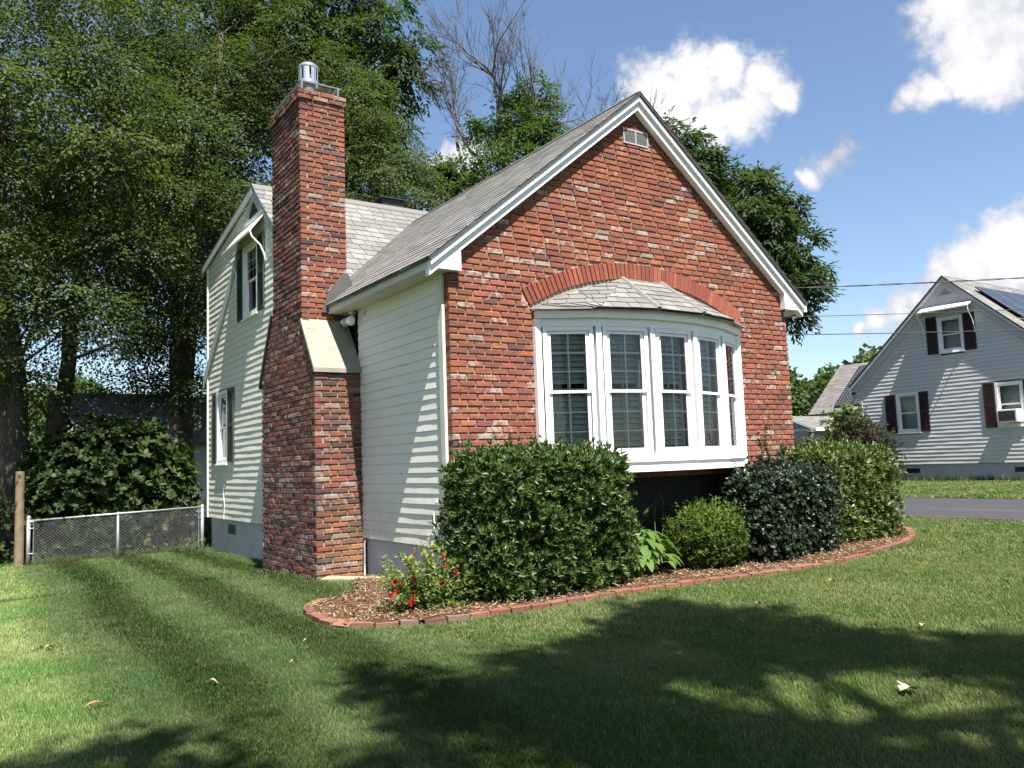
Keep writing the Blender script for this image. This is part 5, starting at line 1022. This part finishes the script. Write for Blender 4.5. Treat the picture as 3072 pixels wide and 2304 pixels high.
# undergrowth behind the fence (reads as one mass)
rng = np.random.default_rng(43); n = 16000; x = rng.uniform(-10, 1.0, n); y = rng.uniform(10.3, 16, n); z = g_(x, y)+rng.uniform(0, 1, n)**2*(.15+.5*np.clip((y-10.5)/4, 0, 1)*(.6+.4*np.sin(x*2)))
V, F, q = leaf_arrays(np.stack([x, y, z], 1), rvec(n, rng)+np.array((0, -.2, .3)), np.array((0, 0, 1.))+rvec(n, rng)*.7, rng.uniform(.07, .14, n), rng.uniform(.04, .08, n)); tag(arrmesh('undergrowth', V, F, np.repeat(leaf_cols(n, GL, rng), q, 0), M['leaf']), 'low leafy undergrowth in the shade behind the chain link fence', 'undergrowth', kind='stuff')
# mulch chips
rng = np.random.default_rng(44); n = 42000; x = rng.uniform(-1.7, 8.9, n); y = rng.uniform(-1.4, 2.3, n); k = in_poly(x, y, BED); k &= ~((x > 0) & (x < 5.5) & (y > .0)); x, y = x[k], y[k]; n = len(x)
z = g_(x, y)+.036+.018*np.sin(x*2.1)*np.sin(y*2.7+1)+rng.uniform(0, .022, n); A = rng.normal(size=(n, 3))*np.array((1, 1, .28)); l = rng.uniform(.018, .06, n); w = rng.uniform(.006, .014, n)
V, F, q = leaf_arrays(np.stack([x, y, z], 1), A, np.array((0, 0, 1.))+rng.normal(scale=.35, size=(n, 3)), l, w, droop=.02, hexa=True)
cp = np.array([(.36, .25, .155), (.28, .18, .105), (.44, .33, .215), (.20, .12, .07), (.11, .068, .042), (.32, .20, .115)]); tag(arrmesh('mulch_chips', V, F, np.repeat(cp[rng.integers(0, 6, n)]*rng.uniform(.7, 1.2, (n, 1)), q, 0), M['chip']), 'scattered shredded wood mulch chips in the planting bed', 'mulch', kind='stuff')
# ---------------------------------------------------------------- grass
LAT = np.random.default_rng(99).random((128, 128))
def vn(x, y, s):
    u = x/s+40.3; v = y/s+31.7; i = np.floor(u).astype(int); j = np.floor(v).astype(int); a = u-i; b = v-j; a = a*a*(3-2*a); b = b*b*(3-2*b); g = lambda p, q: LAT[p % 128, q % 128]
    return (g(i, j)*(1-a)+g(i+1, j)*a)*(1-b)+(g(i, j+1)*(1-a)+g(i+1, j+1)*a)*b-.5
rng = np.random.default_rng(45)
def blades(n, xr, yr, ln, wd, dmin, dmax, extra=None, wide=False):
    x = rng.uniform(*xr, n); y = rng.uniform(*yr, n)
    d = (x-CP.x)*CF.x+(y-CP.y)*CF.y; s = (x-CP.x)*CR.x+(y-CP.y)*CR.y
    k = (d > dmin) & (d < dmax) & ((np.abs(s) < d*.68+.4) if not wide else ((np.abs(s) >= d*.68+.4) | (d < 3.2))) & ~in_poly(x, y, BEDX) & ~in_poly(x, y, BED) & ~((x > -.02) & (x < 9.4) & (y > .0) & (y < 10.05)) & ~((x > -.66) & (x < .1) & (y > 2.27) & (y < 4.5)) & ~((x > ROAD[0]-.02) & (x < ROAD[1]+.02)) & ~((x > NX) & (y > NE0) & (y < NE1))
    if extra: k &= extra(x, y)
    x, y = x[k], y[k]; n = len(x)
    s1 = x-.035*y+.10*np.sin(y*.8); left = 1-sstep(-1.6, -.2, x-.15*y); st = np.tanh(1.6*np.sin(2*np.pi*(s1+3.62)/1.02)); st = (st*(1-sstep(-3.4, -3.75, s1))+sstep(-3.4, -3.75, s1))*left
    pn = 1.3*vn(x, y, 1.1)+1.1*vn(x+9, y, .38)+.9*vn(x, y+5, .15)+.6*vn(x, y, .07)
    lean = np.stack([.10*np.sin(y*3+x), st*.38+.2, np.zeros(n)], 1)+rng.normal(scale=.33, size=(n, 3))*np.array((1, 1, 0))
    dirv = unit(np.array((0, 0, 1.))+lean); l = ln*rng.uniform(.55, 1.25, n)*(1+.28*vn(x+3, y+8, .25)+.2*vn(x, y, .09)); yaw = rng.uniform(0, np.pi, n); side = np.stack([np.cos(yaw), np.sin(yaw), np.zeros(n)], 1)*(wd*rng.uniform(.6, 1.2, n)/2)[:, None]
    b = np.stack([x, y, g_(x, y)-.004], 1); bend = lean*np.array((1, 1, 0))*.5; bend[:, 2] = -.22; m = b+dirv*(l*.55)[:, None]; tp = b+dirv*l[:, None]+bend*(l*.45)[:, None]
    V = np.stack([b-side, b+side, m+side*.8, m-side*.8, tp], 1).reshape(-1, 3); i = np.arange(n)[:, None]*5
    F = np.concatenate([i+np.array([[0, 1, 2]]), i+np.array([[0, 2, 3]]), i+np.array([[3, 2, 4]])])
    dry = np.clip(.46+.16*sstep(0, 3, x)+.75*pn+rng.normal(scale=.22, size=n), 0, 1)[:, None]; r_ = rng.random(n)[:, None]
    c = np.array((.066, .128, .026))*(1-dry)+np.array((.158, .186, .066))*dry; c = np.where(r_ < .06, np.array((.26, .24, .14)), c)*(1+.13*st[:, None]); lf = (left*(1-sstep(-3.3, -3.8, s1)))[:, None]; c = c*(1-.42*lf)*np.array((1-.25*0, 1, 1))*(1-lf*np.array((.14, 0, .10))); c = c*(1+.22*sstep(-3.3, -3.8, s1)[:, None]); c = .96*c*rng.uniform(.72, 1.28, (n, 1))  # stripe sheen of the leaning blades is also tinted into their colour
    edge = np.clip(1-np.abs(x-ROAD[0]+.55)/.5, 0, 1)[:, None]*(.6+.4*np.sin(y*4)[:, None]); c = c*(1-.75*edge)+np.array((.17, .125, .075))*.75*edge
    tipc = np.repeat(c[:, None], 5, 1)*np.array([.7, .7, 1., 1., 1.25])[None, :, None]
    return V, F, tipc.reshape(-1, 3)
pass; cx_ = np.array(BED)[:20]; BEDX = [(x+(.07 if x > 8 else -.07 if x < -1 else 0), y-(.075 if y < 0 else -.07 if x > 7.4 else 0)) for x, y in BED]
parts = [blades(900000, (-5.5, 3.5), (-6, .5), .036, .0042, 3.2, 6.4), blades(760000, (-5, 8), (-4.5, 4), .040, .0065, 6.4, 10.2), blades(420000, (-5, 10.5), (-3.5, 11), .050, .011, 10.2, 18.5), blades(170000, (14.9, 23), (-3, 16), .085, .03, 15, 32), blades(420000, (-9, 10.4), (-10, 14), .046, .015, -6, 22, None, True)]
off = 0; Vs, Fs, Cs = [], [], []
for V, F, c in parts: Vs.append(V); Fs.append(F+off); Cs.append(c); off += len(V)
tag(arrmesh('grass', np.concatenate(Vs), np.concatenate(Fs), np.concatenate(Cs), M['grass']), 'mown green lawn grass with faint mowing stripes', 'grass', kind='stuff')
# taller weeds at fence, foundation and road edge
rng = np.random.default_rng(46); segs = [((-3.3, 9.95), (-.1, 9.9), 1500, .12), ((22.1, 3.5), (22.1, 9.6), 800, .22), ((-.05, 5.0), (-.02, 9.5), 260, .07), ((-.7, 2.25), (-.2, 2.24), 160, .06), ((-.68, 2.4), (-.68, 4.4), 260, .06)]; P, A, Ln = [], [], []
for a, b, n, h in segs: t_ = rng.random(n); P.append(np.stack([lerp(a[0], b[0], t_)+rng.normal(scale=.05, size=n), lerp(a[1], b[1], t_)+rng.normal(scale=.06, size=n)], 1)); A.append(np.array((0, 0, 1.))+rng.normal(scale=.4, size=(n, 3))); Ln.append(h*rng.uniform(.4, 1.3, n))
for q in range(130):
    cx0, cy0 = rng.uniform(-4.5, 9.5), rng.uniform(-4.5, 8)
    if in_poly(np.array([cx0]), np.array([cy0]), BED)[0] or (cx0 > -.8 and 0 < cy0): continue
    n = rng.integers(15, 70); P.append(np.stack([cx0+rng.normal(scale=.06, size=n), cy0+rng.normal(scale=.05, size=n)], 1)); A.append(np.array((0, 0, .45))+rng.normal(scale=.6, size=(n, 3))); Ln.append(rng.uniform(.03, .065, n))
P = np.concatenate(P); A = np.concatenate(A); Ln = np.concatenate(Ln); n = len(P); V, F, q = leaf_arrays(np.column_stack([P, g_(P[:, 0], P[:, 1])-.01]), A, rvec(n, rng), Ln, np.where(Ln < .066, Ln*.3, Ln*.12)); tag(arrmesh('weeds', V, F, np.repeat(leaf_cols(n, [(.08, .13, .035), (.11, .14, .05), (.15, .15, .07)], rng), q, 0), M['grass']), 'unmown grass tufts along fence and foundations', 'weeds', kind='stuff')
# fallen leaves on the lawn
FL = [(-3.53, -1.83, .15, .035, (.42, .20, .09), 'long curled brown leaf fallen on the left foreground lawn'), (-3.62, .15, .07, .05, (.42, .24, .07), 'small orange leaf on the pale mown stripe at left'), (-3.75, -.36, .06, .03, (.30, .20, .12), 'small brown leaf at the left edge of the lawn'), (-2.86, -1.83, .06, .03, (.45, .36, .2), 'small pale leaf on the sunny lawn in front of the left shadow'), (-.85, -2.62, .06, .05, (.45, .30, .13), 'round tan leaf lying in the shadow tip before the mulch bed'), (.34, -4.61, .13, .11, (.50, .43, .27), 'big dry pale oak leaf in the bright patch at lower right'), (3.15, -2.16, .07, .06, (.50, .23, .06), 'orange leaf on the lawn in front of the right shrubs'), (1.97, -3.77, .09, .045, (.48, .42, .28), 'pale leaf on the lawn at the far right of the shadow edge'), (1.71, -2.41, .06, .04, (.36, .20, .1), 'brown leaf just beyond the shadow edge, left one of two'), (1.84, -2.53, .06, .04, (.38, .26, .14), 'brown leaf just beyond the shadow edge, right one of two'), (-2.3, -1.73, .06, .02, (.42, .3, .16), 'slim tan leaf on the lawn below the bed corner'), (-1.99, -1.13, .07, .02, (.44, .32, .18), 'slim straw coloured leaf close to the bed corner')]
rng = np.random.default_rng(47)
for x, y, l, w, c, lab in FL:
    mb = MB(); seg = 7; a = rng.uniform(-.5, .6); h = np.array((math.cos(a), math.sin(a), 0)); s_ = np.array((-h[1], h[0], 0)); z0 = float(g_(x, y))+.034; vs = []; lobed = l > .11 and w > .08
    for q in range(seg+1):
        t_ = q/seg; ww = w*.5*math.sin(math.pi*min(1, t_*.94+.03))*((1.3 if q % 2 else .5) if lobed else 1); c_ = np.array((x, y, z0))+h*(t_-.5)*l+np.array((0, 0, .016*math.sin(t_*3.1*1.2+.3)))
        vs += [c_+s_*ww+np.array((0, 0, .35*ww)), c_, c_-s_*ww+np.array((0, 0, .35*ww))]
    mb.add(vs, [(q*3+k, q*3+k+1, q*3+k+4, q*3+k+3) for q in range(seg) for k in (0, 1)], c); mb.tube([vs[1], vs[1]-h*.02+np.array((0, 0, .004))], .0015, 4, (.3, .2, .1)); o = mb.build('fallen_leaf', M['chip'], smooth=True); tag(o, lab, 'leaf', 'fallen leaves on the lawn')
